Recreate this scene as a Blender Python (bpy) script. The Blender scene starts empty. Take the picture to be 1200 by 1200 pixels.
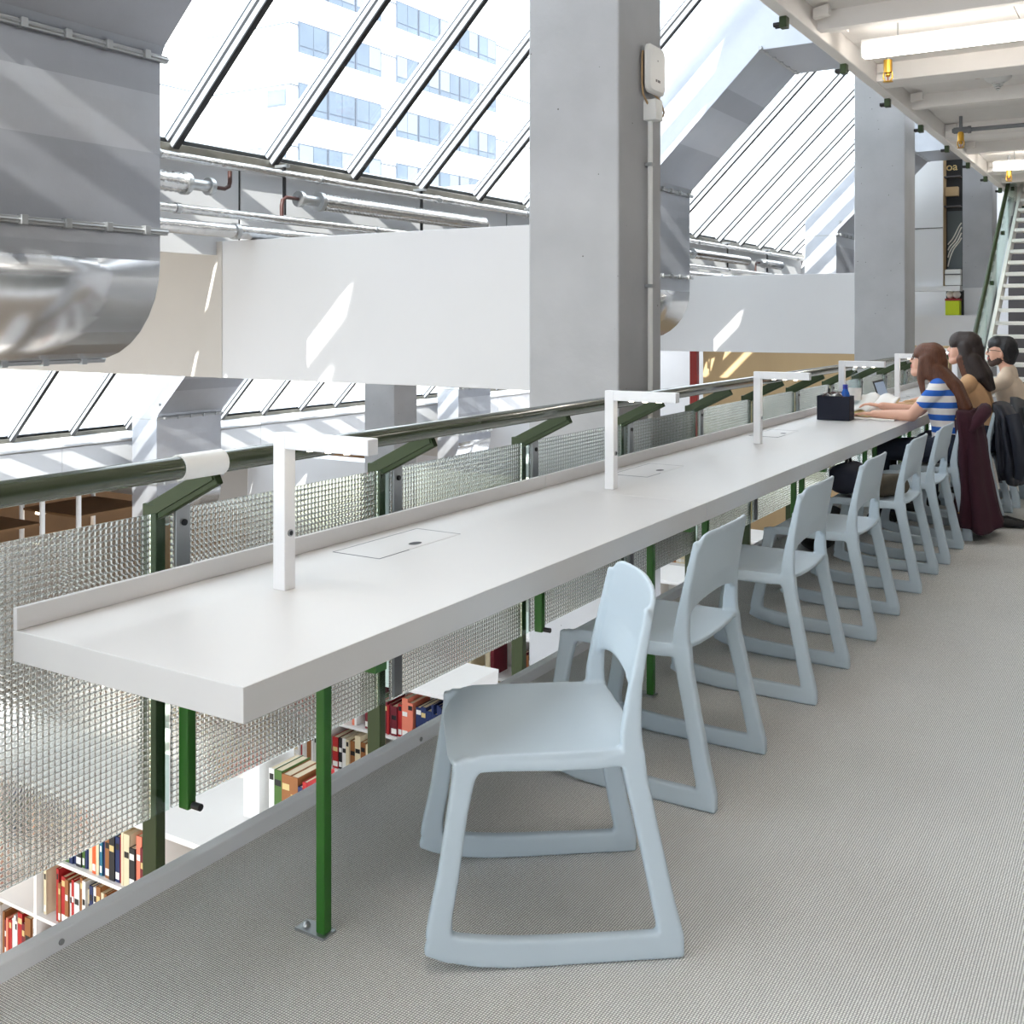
import bpy, bmesh, math, random
from mathutils import Vector, Matrix, noise
SC = bpy.context.scene
COL = SC.collection
PI = math.pi
# ---------------------------------------------------------------- camera, sky, sun, exposure
F_PX = 1250.7
cam_d = bpy.data.cameras.new('camera'); cam = bpy.data.objects.new('camera', cam_d); COL.objects.link(cam)
cam_d.sensor_width = 36.0; cam_d.lens = 36.0 * F_PX / 1200.0
cam_d.shift_y = -(600 - 374) / 1200.0
cam_d.clip_start = 0.05; cam_d.clip_end = 400
cam.location = (0, 0, 1.43); cam.rotation_euler = (PI / 2, 0, math.radians(31.49))
SC.camera = cam

world = bpy.data.worlds.new('world'); SC.world = world; world.use_nodes = True
bg = world.node_tree.nodes['Background']
bg.inputs['Color'].default_value = (0.86, 0.925, 1.0, 1); bg.inputs['Strength'].default_value = 2.4

SUN_DIR = Vector((-0.3, 1.47, -1.0)).normalized()
sun_d = bpy.data.lights.new('sun', 'SUN'); sun = bpy.data.objects.new('sun', sun_d); COL.objects.link(sun)
sun_d.energy = 10.0; sun_d.angle = math.radians(0.53); sun_d.color = (1.0, 0.95, 0.88)
sun.rotation_euler = SUN_DIR.to_track_quat('-Z', 'Y').to_euler(); sun.location = (-10, -20, 25)

vs = SC.view_settings
vs.view_transform = 'Standard'; vs.look = 'None'; vs.gamma = 1.0; vs.use_curve_mapping = False
vs.exposure = 0.82
SC.cycles.use_denoising = True
SC.cycles.max_bounces = 12; SC.cycles.diffuse_bounces = 5; SC.cycles.glossy_bounces = 4
SC.cycles.transmission_bounces = 8; SC.cycles.transparent_max_bounces = 24
SC.cycles.sample_clamp_indirect = 8.0
SC.cycles.caustics_reflective = False; SC.cycles.caustics_refractive = False
random.seed(7)

# ---------------------------------------------------------------- material helpers
def srgb(*c):
    c = [x / 255.0 for x in c]
    return tuple(x / 12.92 if x <= 0.04045 else ((x + 0.055) / 1.055) ** 2.4 for x in c) + (1.0,)

def nd(t, typ, **kw):
    n = t.nodes.new(typ)
    for k, v in kw.items():
        if k in n.inputs: n.inputs[k].default_value = v
        else: setattr(n, k, v)
    return n

def mat(name, col, rough=0.5, metal=0.0, vary=0.0, vscale=6.0, bump=0.0, bscale=60.0, stretch=None, spec=None, coat=0.0):
    m = bpy.data.materials.new(name); m.use_nodes = True
    t = m.node_tree; b = t.nodes['Principled BSDF']
    b.inputs['Base Color'].default_value = col; b.inputs['Roughness'].default_value = rough; b.inputs['Metallic'].default_value = metal
    if spec is not None: b.inputs['Specular IOR Level'].default_value = spec
    if coat: b.inputs['Coat Weight'].default_value = coat
    tc = nd(t, 'ShaderNodeTexCoord'); vec = tc.outputs['Object']
    if stretch:
        mp = nd(t, 'ShaderNodeMapping'); mp.inputs['Scale'].default_value = stretch
        t.links.new(vec, mp.inputs[0]); vec = mp.outputs[0]
    if vary:
        n = nd(t, 'ShaderNodeTexNoise'); n.inputs['Scale'].default_value = vscale; n.inputs['Detail'].default_value = 6
        t.links.new(vec, n.inputs['Vector'])
        r = nd(t, 'ShaderNodeMapRange'); r.inputs['From Min'].default_value = .25; r.inputs['From Max'].default_value = .75
        r.inputs['To Min'].default_value = 1 - vary; r.inputs['To Max'].default_value = 1 + vary
        t.links.new(n.outputs['Fac'], r.inputs[0])
        mx = nd(t, 'ShaderNodeVectorMath', operation='SCALE'); mx.inputs[0].default_value = col[:3]
        t.links.new(r.outputs[0], mx.inputs['Scale']); t.links.new(mx.outputs[0], b.inputs['Base Color'])
    if bump:
        n = nd(t, 'ShaderNodeTexNoise'); n.inputs['Scale'].default_value = bscale; n.inputs['Detail'].default_value = 4
        t.links.new(vec, n.inputs['Vector'])
        bp = nd(t, 'ShaderNodeBump'); bp.inputs['Strength'].default_value = bump; bp.inputs['Distance'].default_value = 0.01
        t.links.new(n.outputs['Fac'], bp.inputs['Height']); t.links.new(bp.outputs[0], b.inputs['Normal'])
    return m

def emis(name, col, strength):
    m = bpy.data.materials.new(name); m.use_nodes = True
    b = m.node_tree.nodes['Principled BSDF']
    b.inputs['Base Color'].default_value = col; b.inputs['Emission Color'].default_value = col; b.inputs['Emission Strength'].default_value = strength
    return m

def carpet_mat():
    m = bpy.data.materials.new('carpet_loop'); m.use_nodes = True; t = m.node_tree; b = t.nodes['Principled BSDF']
    b.inputs['Roughness'].default_value = 0.95; b.inputs['Specular IOR Level'].default_value = 0.1
    tc = nd(t, 'ShaderNodeTexCoord'); sep = nd(t, 'ShaderNodeSeparateXYZ')
    nz = nd(t, 'ShaderNodeTexNoise'); nz.inputs['Scale'].default_value = 150.0; nz.inputs['Detail'].default_value = 2
    t.links.new(tc.outputs['Object'], nz.inputs['Vector'])
    ad = nd(t, 'ShaderNodeVectorMath', operation='MULTIPLY_ADD'); ad.inputs[1].default_value = (0.003,) * 3
    t.links.new(nz.outputs['Color'], ad.inputs[0]); t.links.new(tc.outputs['Object'], ad.inputs[2])
    t.links.new(ad.outputs[0], sep.inputs[0])
    def wave(out, period):
        a = nd(t, 'ShaderNodeMath', operation='MULTIPLY'); a.inputs[1].default_value = 2 * PI / period; t.links.new(out, a.inputs[0])
        s = nd(t, 'ShaderNodeMath', operation='SINE'); t.links.new(a.outputs[0], s.inputs[0])
        q = nd(t, 'ShaderNodeMath', operation='MULTIPLY_ADD'); q.inputs[1].default_value = .5; q.inputs[2].default_value = .5
        t.links.new(s.outputs[0], q.inputs[0]); return q.outputs[0]
    wx, wy = wave(sep.outputs[0], 0.0062), wave(sep.outputs[1], 0.0062)
    mul = nd(t, 'ShaderNodeMath', operation='MULTIPLY'); t.links.new(wx, mul.inputs[0]); t.links.new(wy, mul.inputs[1])
    big = nd(t, 'ShaderNodeTexNoise'); big.inputs['Scale'].default_value = 1.3; big.inputs['Detail'].default_value = 5
    t.links.new(tc.outputs['Object'], big.inputs['Vector'])
    rp = nd(t, 'ShaderNodeValToRGB'); e = rp.color_ramp.elements
    e[0].position = 0.0; e[0].color = srgb(158, 158, 157); e[1].position = 0.36; e[1].color = srgb(255, 255, 252)
    t.links.new(mul.outputs[0], rp.inputs[0])
    mr = nd(t, 'ShaderNodeMapRange'); mr.inputs['To Min'].default_value = .86; mr.inputs['To Max'].default_value = 1.1
    t.links.new(big.outputs['Fac'], mr.inputs[0])
    sc = nd(t, 'ShaderNodeVectorMath', operation='SCALE'); t.links.new(rp.outputs[0], sc.inputs[0]); t.links.new(mr.outputs[0], sc.inputs['Scale'])
    t.links.new(sc.outputs[0], b.inputs['Base Color'])
    bp = nd(t, 'ShaderNodeBump'); bp.inputs['Strength'].default_value = .5; bp.inputs['Distance'].default_value = .003
    t.links.new(mul.outputs[0], bp.inputs['Height']); t.links.new(bp.outputs[0], b.inputs['Normal'])
    return m

def concrete_mat(name, col):
    m = mat(name, col, 0.7, vary=.10, vscale=2.2, spec=.3)
    t = m.node_tree; b = t.nodes['Principled BSDF']; tc = nd(t, 'ShaderNodeTexCoord')
    v = nd(t, 'ShaderNodeTexVoronoi'); v.inputs['Scale'].default_value = 9.0; t.links.new(tc.outputs['Object'], v.inputs['Vector'])
    lt = nd(t, 'ShaderNodeMath', operation='LESS_THAN'); lt.inputs[1].default_value = 0.045; t.links.new(v.outputs['Distance'], lt.inputs[0])
    old = b.inputs['Base Color'].links[0].from_socket
    mx = nd(t, 'ShaderNodeMix', data_type='RGBA'); mx.inputs['B'].default_value = srgb(95, 92, 90)
    t.links.new(lt.outputs[0], mx.inputs['Factor']); t.links.new(old, mx.inputs['A']); t.links.new(mx.outputs['Result'], b.inputs['Base Color'])
    n = nd(t, 'ShaderNodeTexNoise'); n.inputs['Scale'].default_value = 25; n.inputs['Detail'].default_value = 8; t.links.new(tc.outputs['Object'], n.inputs['Vector'])
    bp = nd(t, 'ShaderNodeBump'); bp.inputs['Strength'].default_value = .15; bp.inputs['Distance'].default_value = .01
    t.links.new(n.outputs['Fac'], bp.inputs['Height']); t.links.new(bp.outputs[0], b.inputs['Normal'])
    return m

def galvanised(name, base, rough):
    m = bpy.data.materials.new(name); m.use_nodes = True; t = m.node_tree; b = t.nodes['Principled BSDF']
    b.inputs['Metallic'].default_value = .75
    tc = nd(t, 'ShaderNodeTexCoord')
    n = nd(t, 'ShaderNodeTexNoise'); n.inputs['Scale'].default_value = 3.5; n.inputs['Detail'].default_value = 8; n.inputs['Roughness'].default_value = .62
    t.links.new(tc.outputs['Object'], n.inputs['Vector'])
    r = nd(t, 'ShaderNodeMapRange'); r.inputs['To Min'].default_value = rough - .12; r.inputs['To Max'].default_value = rough + .14
    t.links.new(n.outputs['Fac'], r.inputs[0]); t.links.new(r.outputs[0], b.inputs['Roughness'])
    c = nd(t, 'ShaderNodeMapRange'); c.inputs['To Min'].default_value = .86; c.inputs['To Max'].default_value = 1.1
    t.links.new(n.outputs['Fac'], c.inputs[0])
    s = nd(t, 'ShaderNodeVectorMath', operation='SCALE'); s.inputs[0].default_value = base[:3]; t.links.new(c.outputs[0], s.inputs['Scale'])
    t.links.new(s.outputs[0], b.inputs['Base Color'])
    bp = nd(t, 'ShaderNodeBump'); bp.inputs['Strength'].default_value = .06; bp.inputs['Distance'].default_value = .05
    t.links.new(n.outputs['Fac'], bp.inputs['Height']); t.links.new(bp.outputs[0], b.inputs['Normal'])
    return m

def pane_mat(name, tint):
    m = bpy.data.materials.new(name); m.use_nodes = True; t = m.node_tree
    t.nodes.remove(t.nodes['Principled BSDF']); out = t.nodes['Material Output']
    tr = nd(t, 'ShaderNodeBsdfTransparent', Color=tint); gl = nd(t, 'ShaderNodeBsdfGlossy', Roughness=.02)
    lw = nd(t, 'ShaderNodeLayerWeight'); pw = nd(t, 'ShaderNodeMath', operation='POWER'); pw.inputs[1].default_value = 4.0; t.links.new(lw.outputs['Facing'], pw.inputs[0])
    fr = nd(t, 'ShaderNodeMath', operation='MULTIPLY_ADD'); fr.inputs[1].default_value = .5; fr.inputs[2].default_value = .03; t.links.new(pw.outputs[0], fr.inputs[0])
    mx = nd(t, 'ShaderNodeMixShader'); t.links.new(fr.outputs[0], mx.inputs[0]); t.links.new(tr.outputs[0], mx.inputs[1]); t.links.new(gl.outputs[0], mx.inputs[2])
    t.links.new(mx.outputs[0], out.inputs['Surface'])
    return m

def relief_glass_mat():
    m = bpy.data.materials.new('square_relief_glass'); m.use_nodes = True; t = m.node_tree
    t.nodes.remove(t.nodes['Principled BSDF']); out = t.nodes['Material Output']
    tc = nd(t, 'ShaderNodeTexCoord'); sep = nd(t, 'ShaderNodeSeparateXYZ'); t.links.new(tc.outputs['Object'], sep.inputs[0])
    def ridge(o):
        a = nd(t, 'ShaderNodeMath', operation='MULTIPLY'); a.inputs[1].default_value = PI / .0165; t.links.new(o, a.inputs[0])
        s = nd(t, 'ShaderNodeMath', operation='SINE'); t.links.new(a.outputs[0], s.inputs[0])
        q = nd(t, 'ShaderNodeMath', operation='ABSOLUTE'); t.links.new(s.outputs[0], q.inputs[0]); return q.outputs[0]
    ry, rz = ridge(sep.outputs[1]), ridge(sep.outputs[2])
    mul = nd(t, 'ShaderNodeMath', operation='MULTIPLY'); t.links.new(ry, mul.inputs[0]); t.links.new(rz, mul.inputs[1])
    pw = nd(t, 'ShaderNodeMath', operation='POWER'); pw.inputs[1].default_value = .6; t.links.new(mul.outputs[0], pw.inputs[0])
    bp = nd(t, 'ShaderNodeBump'); bp.inputs['Strength'].default_value = .8; bp.inputs['Distance'].default_value = .0017
    t.links.new(pw.outputs[0], bp.inputs['Height'])
    g = nd(t, 'ShaderNodeBsdfGlass', IOR=1.45, Roughness=.03, Color=(.97, .985, .98, 1)); t.links.new(bp.outputs[0], g.inputs['Normal'])
    tr = nd(t, 'ShaderNodeBsdfTransparent', Color=(.9, .95, .93, 1))
    ln = nd(t, 'ShaderNodeMath', operation='LESS_THAN'); ln.inputs[1].default_value = .27; t.links.new(pw.outputs[0], ln.inputs[0])
    ls = nd(t, 'ShaderNodeMath', operation='MULTIPLY'); ls.inputs[1].default_value = .5; t.links.new(ln.outputs[0], ls.inputs[0])
    df = nd(t, 'ShaderNodeBsdfDiffuse', Color=srgb(120, 122, 120))
    m1 = nd(t, 'ShaderNodeMixShader', Fac=.82); t.links.new(tr.outputs[0], m1.inputs[1]); t.links.new(g.outputs[0], m1.inputs[2])
    m2 = nd(t, 'ShaderNodeMixShader'); t.links.new(ls.outputs[0], m2.inputs[0]); t.links.new(m1.outputs[0], m2.inputs[1]); t.links.new(df.outputs[0], m2.inputs[2])
    t.links.new(m2.outputs[0], out.inputs['Surface'])
    return m

def stripe_mat(name, c1, c2, period, offset):
    m = mat(name, c1, .85); t = m.node_tree; b = t.nodes['Principled BSDF']
    tc = nd(t, 'ShaderNodeTexCoord'); sep = nd(t, 'ShaderNodeSeparateXYZ'); t.links.new(tc.outputs['Object'], sep.inputs[0])
    a = nd(t, 'ShaderNodeMath', operation='MULTIPLY_ADD'); a.inputs[1].default_value = 1 / period; a.inputs[2].default_value = offset; t.links.new(sep.outputs[2], a.inputs[0])
    f = nd(t, 'ShaderNodeMath', operation='FRACT'); t.links.new(a.outputs[0], f.inputs[0])
    g = nd(t, 'ShaderNodeMath', operation='GREATER_THAN'); g.inputs[1].default_value = .52; t.links.new(f.outputs[0], g.inputs[0])
    mx = nd(t, 'ShaderNodeMix', data_type='RGBA'); mx.inputs['A'].default_value = c1; mx.inputs['B'].default_value = c2
    t.links.new(g.outputs[0], mx.inputs['Factor']); t.links.new(mx.outputs['Result'], b.inputs['Base Color'])
    return m

M = {}
M['carpet'] = carpet_mat()
M['concrete'] = concrete_mat('column_concrete', srgb(180, 181, 184))
M['tan_wall'] = mat('tan_concrete', srgb(186, 160, 122), .8, vary=.10, vscale=1.2, stretch=(1.5, 1.5, .3))
M['brown_wall'] = mat('brown_panel', srgb(120, 88, 56), .8, vary=.15, vscale=1.0)
M['white_wall'] = mat('white_plaster', srgb(222, 223, 226), .75, vary=.02, vscale=1.5)
M['cream_shade_wall'] = mat('cream_shade_plaster', srgb(200, 196, 191), .75, vary=.03, vscale=1.5)  # darker cream tone; on the cross beams it stands in for shade
M['desk_white'] = mat('desk_laminate', srgb(217, 215, 214), .38, vary=.012, vscale=2.0, spec=.4)
M['desk_edge'] = mat('desk_edge_band', srgb(205, 203, 204), .5)
M['lamp_white'] = mat('lamp_powder_coat', srgb(238, 238, 240), .35)
M['chair'] = mat('pale_blue_plastic', srgb(190, 204, 214), .42, spec=.4, vary=.015, vscale=5, bump=.02, bscale=250)
M['green'] = mat('green_paint', srgb(42, 104, 28), .4, vary=.05, vscale=4)
M['olive'] = mat('olive_green_paint', srgb(48, 62, 34), .45, vary=.08, vscale=3, spec=.3)
M['rail'] = mat('dark_green_gloss', srgb(60, 68, 48), .2, vary=.05, vscale=3, coat=.6)
M['steel'] = mat('brushed_steel', srgb(178, 180, 182), .38, .9, vary=.08, vscale=10)
M['alu'] = mat('aluminium_profile', srgb(196, 202, 212), .3, .55)
M['dark'] = mat('black_gasket', srgb(22, 22, 26), .5)
M['sillmetal'] = mat('sill_metal', srgb(128, 126, 118), .35, .6, vary=.15, vscale=8)
M['duct'] = galvanised('galvanised_sheet', srgb(192, 195, 202), .36)
M['duct2'] = galvanised('galvanised_sheet_dull', srgb(174, 177, 185), .40)
M['duct_bright'] = mat('galvanised_sheet_bright', srgb(206, 207, 210), .24, .85, vary=.03, vscale=2.0)
M['foil'] = mat('foil_wrap', srgb(205, 205, 205), .22, .95, vary=.12, vscale=18, bump=.5, bscale=30)
M['curb'] = mat('curb_paint', srgb(246, 248, 252), .5, vary=.02)
M['light_block'] = mat('light_block_paint', srgb(112, 110, 108), .8)  # kept dark so the added wall bounces little light back
M['slab'] = mat('slab_edge', srgb(205, 200, 192), .8)
M['ceil'] = mat('ceiling_panel', srgb(236, 232, 228), .7, vary=.02)
M['rib'] = mat('ceiling_rib_paint', srgb(242, 238, 234), .6, vary=.015)
M['pane'] = pane_mat('clear_window_glass', (.96, .98, .98, 1))
M['stair_glass'] = pane_mat('greenish_safety_glass', (.86, .94, .91, 1))
M['relief'] = relief_glass_mat()
M['brass'] = mat('brass', srgb(196, 150, 60), .3, .9)
M['grey_pipe'] = mat('grey_pipe_paint', srgb(120, 122, 126), .45)
M['plastic_white'] = mat('white_plastic', srgb(236, 236, 234), .45)
M['black'] = mat('black_plastic', srgb(24, 24, 26), .5)
M['copper'] = mat('brown_pipe', srgb(66, 36, 32), .5)
M['cable'] = mat('tan_cable', srgb(176, 146, 108), .6)
M['tube'] = emis('luminaire_diffuser', (1.0, .94, .86, 1), 9.5)
M['led'] = emis('warm_led', (1.0, .88, .7, 1), 14.0)
M['far_light'] = emis('hall_light', (1.0, .84, .6, 1), 6.0)
M['shelf'] = mat('white_shelf_board', srgb(236, 234, 232), .5)
M['paper'] = mat('book_paper', srgb(226, 212, 184), .9, vary=.08, vscale=40, stretch=(1, 30, 1))
M['page'] = mat('white_page', srgb(238, 236, 232), .85)
M['floor_low'] = mat('lower_floor_carpet', srgb(140, 126, 108), .9, vary=.05)
M['ext_white'] = mat('facade_render', srgb(236, 236, 238), .8)
M['ext_glass'] = mat('facade_window_glass', srgb(96, 108, 124), .15, .0, vary=.2, vscale=.3)
M['ext_frame'] = mat('facade_window_frame', srgb(84, 92, 106), .5)
M['ext_blind'] = mat('facade_blind', srgb(128, 134, 144), .7)
M['ext_ground'] = mat('pale_gravel_roof', srgb(214, 210, 202), .9, vary=.08, vscale=.5)
M['ext_field'] = mat('hazy_field', srgb(190, 192, 160), .95, vary=.12, vscale=.05)
M['skin'] = mat('skin', srgb(226, 176, 152), .55, vary=.03, vscale=12)
M['hair_red'] = mat('auburn_hair', srgb(98, 56, 34), .5, vary=.35, vscale=30, stretch=(6, 6, .5), bump=.4, bscale=60)
M['hair_dark'] = mat('dark_brown_hair', srgb(40, 26, 22), .5, vary=.4, vscale=30, stretch=(6, 6, .5), bump=.4, bscale=60)
M['hair_black'] = mat('black_hair', srgb(22, 20, 24), .45, vary=.3, vscale=40, bump=.5, bscale=90)
M['beard'] = mat('beard_stubble', srgb(70, 52, 46), .8)
M['tee'] = stripe_mat('striped_jersey', srgb(236, 230, 226), srgb(46, 104, 196), .082, .25)
M['camel'] = mat('camel_cotton', srgb(198, 158, 118), .85, vary=.05, vscale=8, bump=.25, bscale=18)
M['beige'] = mat('beige_knit', srgb(208, 190, 170), .9, vary=.04, vscale=8, bump=.25, bscale=18)
M['navy_trouser'] = mat('navy_trousers', srgb(32, 38, 54), .85)
M['shoe'] = mat('black_shoe', srgb(20, 20, 22), .6)
M['lips'] = mat('lips', srgb(186, 104, 98), .5)
M['plum'] = mat('plum_wool', srgb(56, 18, 34), .9, vary=.12, vscale=6, bump=.3, bscale=25)
M['jacket'] = mat('black_navy_nylon', srgb(34, 38, 50), .55, vary=.15, vscale=6, bump=.3, bscale=15)
M['greycoat'] = mat('charcoal_felt', srgb(78, 80, 84), .9, vary=.08, vscale=6, bump=.3, bscale=15)
M['navy'] = mat('navy_felt', srgb(24, 28, 44), .8, vary=.08, vscale=10)
M['olive_cloth'] = mat('olive_brown_cloth', srgb(84, 74, 60), .9, vary=.12, vscale=9, bump=.4, bscale=20)
M['blue'] = mat('blue_plastic', srgb(30, 96, 190), .25)
M['bluecap'] = mat('blue_cap', srgb(16, 40, 150), .35)
M['pet'] = pane_mat('clear_bottle_plastic', (.86, .92, .94, 1))
M['screen'] = emis('laptop_screen_glow', srgb(150, 170, 196), .2)
M['lime'] = mat('lime_green', srgb(196, 214, 22), .6)
M['orange'] = mat('orange_paint', srgb(226, 150, 40), .6)
M['red'] = mat('dark_red_paint', srgb(150, 32, 24), .5)
M['grey_dark'] = mat('dark_grey_panel', srgb(92, 88, 90), .7)
M['poster'] = mat('grey_poster', srgb(96, 104, 108), .7)
M['yellow'] = mat('pale_yellow_letters', srgb(214, 190, 130), .6)

# ---------------------------------------------------------------- mesh builder
class MB:
    def __init__(s): s.v = []; s.f = []; s.mi = []; s.sm = []
    def add(s, verts, faces, mi=0, smooth=False):
        o = len(s.v); s.v += [tuple(p) for p in verts]
        for f in faces: s.f.append(tuple(i + o for i in f)); s.mi.append(mi); s.sm.append(smooth)
        return s
    def box(s, x0, x1, y0, y1, z0, z1, mi=0):
        v = [(x0, y0, z0), (x1, y0, z0), (x1, y1, z0), (x0, y1, z0), (x0, y0, z1), (x1, y0, z1), (x1, y1, z1), (x0, y1, z1)]
        return s.add(v, [(0, 3, 2, 1), (4, 5, 6, 7), (0, 1, 5, 4), (1, 2, 6, 5), (2, 3, 7, 6), (3, 0, 4, 7)], mi)
    def obox(s, c, ax, ay, az, mi=0):
        """box from centre and three half-extent vectors"""
        c, ax, ay, az = map(Vector, (c, ax, ay, az))
        v = [c + i * ax + j * ay + k * az for k in (-1, 1) for (i, j) in ((-1, -1), (1, -1), (1, 1), (-1, 1))]
        return s.add(v, [(0, 3, 2, 1), (4, 5, 6, 7), (0, 1, 5, 4), (1, 2, 6, 5), (2, 3, 7, 6), (3, 0, 4, 7)], mi)
    def tube(s, pts, r, n=12, mi=0, cap=True, ry=None):
        pts = [Vector(p) for p in pts]; rs = r if isinstance(r, (list, tuple)) else [r] * len(pts)
        rings = []; up = None
        for i, p in enumerate(pts):
            d = (pts[min(i + 1, len(pts) - 1)] - pts[max(i - 1, 0)]).normalized()
            if up is None: up = Vector((0, 0, 1)) if abs(d.z) < .9 else Vector((1, 0, 0))
            a = d.cross(up).normalized(); b = a.cross(d).normalized(); up = b
            rings.append([p + rs[i] * (math.cos(2 * PI * k / n) * a + math.sin(2 * PI * k / n) * b) for k in range(n)])
        v = [q for ring in rings for q in ring]; f = []
        for i in range(len(pts) - 1):
            for k in range(n):
                f.append((i * n + k, i * n + (k + 1) % n, (i + 1) * n + (k + 1) % n, (i + 1) * n + k))
        s.add(v, f, mi, True)
        if cap:
            s.add(rings[0], [tuple(reversed(range(n)))], mi); s.add(rings[-1], [tuple(range(n))], mi)
        return s
    def prism_xz(s, poly, y0, y1, mi=0):
        n = len(poly); v = [(x, y0, z) for x, z in poly] + [(x, y1, z) for x, z in poly]
        f = [tuple(range(n)), tuple(reversed(range(n, 2 * n)))] + [(i, i + n, (i + 1) % n + n, (i + 1) % n) for i in range(n)]
        return s.add(v, f, mi)
    def grid(s, fn, nu, nv, mi=0, smooth=True):
        v = [fn(i / nu, j / nv) for i in range(nu + 1) for j in range(nv + 1)]
        f = [(i * (nv + 1) + j, (i + 1) * (nv + 1) + j, (i + 1) * (nv + 1) + j + 1, i * (nv + 1) + j + 1) for i in range(nu) for j in range(nv)]
        return s.add(v, f, mi, smooth)
    def lathe(s, prof, c=(0, 0, 0), n=20, mi=0):
        v = [(c[0] + r * math.cos(2 * PI * k / n), c[1] + r * math.sin(2 * PI * k / n), c[2] + z) for r, z in prof for k in range(n)]
        f = [(i * n + k, i * n + (k + 1) % n, (i + 1) * n + (k + 1) % n, (i + 1) * n + k) for i in range(len(prof) - 1) for k in range(n)]
        return s.add(v, f, mi, True)
    def mesh(s, name):
        me = bpy.data.meshes.new(name); me.from_pydata(s.v, [], s.f)
        for p, mi, sm in zip(me.polygons, s.mi, s.sm): p.material_index = mi; p.use_smooth = sm
        me.update(); return me
    def build(s, name, m, parent=None, bevel=0.0, solid=0.0, seg=2, weld=False):
        me = s.mesh(name)
        bm = bmesh.new(); bm.from_mesh(me)
        if weld: bmesh.ops.remove_doubles(bm, verts=bm.verts, dist=1e-5)
        bmesh.ops.recalc_face_normals(bm, faces=bm.faces); bm.to_mesh(me); bm.free()
        for q in (m if isinstance(m, (list, tuple)) else [m]): me.materials.append(M[q] if isinstance(q, str) else q)
        o = bpy.data.objects.new(name, me); COL.objects.link(o)
        if solid: k = o.modifiers.new('solid', 'SOLIDIFY'); k.thickness = solid; k.offset = 0
        if bevel:
            k = o.modifiers.new('bevel', 'BEVEL'); k.width = bevel; k.segments = seg; k.limit_method = 'ANGLE'; k.angle_limit = math.radians(40)
            k.harden_normals = False
        if parent: o.parent = parent
        return o

def empty(name, loc=(0, 0, 0)):
    o = bpy.data.objects.new(name, None); COL.objects.link(o); o.location = loc; o.empty_display_size = .1; return o
def tag(o, label, cat, group=None, kind=None):
    o['label'] = label; o['category'] = cat
    if group: o['group'] = group
    if kind: o['kind'] = kind
    return o
def struct(o, label=None):
    o['kind'] = 'structure'
    if label: o['label'] = label
    return o
def box(name, m, dims, parent=None, bevel=0.0): return MB().box(*dims).build(name, m, parent, bevel)
def clone(o, name=None, parent=None, loc=None, rz=None):
    """copy a thing with its parts and sub-parts"""
    c = o.copy(); COL.objects.link(c)
    if parent is not None: c.parent = parent
    if loc is not None: c.location = loc
    if rz is not None: c.rotation_euler = (0, 0, rz)
    for ch in [q for q in bpy.data.objects if q.parent == o]:
        clone(ch, parent=c)
    return c
KIDS = {}
def clone_fast(o, loc=None, rz=None, parent=None):
    c = o.copy(); COL.objects.link(c)
    if parent is not None: c.parent = parent
    if loc is not None: c.location = loc
    if rz is not None: c.rotation_euler = (0, 0, rz)
    for ch in list(o.children): clone_fast(ch, parent=c)
    return c

BAY = 7.72
TIER = Vector((-7.72, 0, -2.88))
GX, GZ = -5.94, 2.69            # foot of the sloped glazing
RX, RZ = -3.40, 5.23            # its head
MY = [5.10 + .965 * k for k in range(-9, 20)]
COLY = [-2.19, 5.53, 13.40, 21.0]
Y0, Y1 = -9.0, 24.0

# ================================================================ SETTING
struct(box('floor', 'carpet', (-2.136, 5.0, -8.0, 24.0, -.02, 0.0)), 'grey looped carpet of the reading gallery')
struct(box('floor_slab', 'slab', (-2.136, 5.0, -8.0, 24.0, -.34, -.021)), 'pale concrete slab edge under the carpet')
cu = empty('trim_1'); struct(cu, 'white painted steel kerb along the carpet edge')
yy = -2.0
for y in (-.7, 1.28, 3.2, 5.13, 7.06, 9.0, 10.9, 12.9, 15.0):
    c = box('kerb_length', 'curb', (-2.173, -2.136, yy + .002, y, -.06, .042), cu, .003)
    for q in (yy + .25, y - .3):
        MB().tube([(-2.137, q, .018), (-2.133, q, .018)], .007, 10).build('screw', 'steel', c)
    yy = y
struct(box('floor_lower', 'floor_low', (-9.86, 1.0, Y0, 26.0, -3.1, -2.88)), 'floor of the book hall below')
struct(box('floor_lowest', 'floor_low', (-20.5, -9.0, Y0, 26.0, -5.9, -5.76)), 'floor of the lowest reading room')

struct(box('wall_light_block', 'light_block', (3.0, 3.2, -8.0, 24.0, 0.0, 3.44)), 'unseen dark grey wall added across the aisle to block side light')  # out of view, added to cut the light coming from the right
# ---- columns
def column(name, x0, x1, y, z0, z1, label):
    e = MB().box(x0, x1, y, y + .6, z0, z1).build(name, 'concrete', None, .012)
    return struct(e, label)
for i, y in enumerate(COLY):
    column('wall_column', -3.27, -2.67, y, -2.88, 5.7, 'square grey concrete column beside the balustrade')
for i, y in enumerate(COLY[1:]):
    column('wall_column', -3.27 - 7.72, -2.67 - 7.72, y, -5.7, 2.3, 'square grey concrete column of the lower tier')
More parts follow.
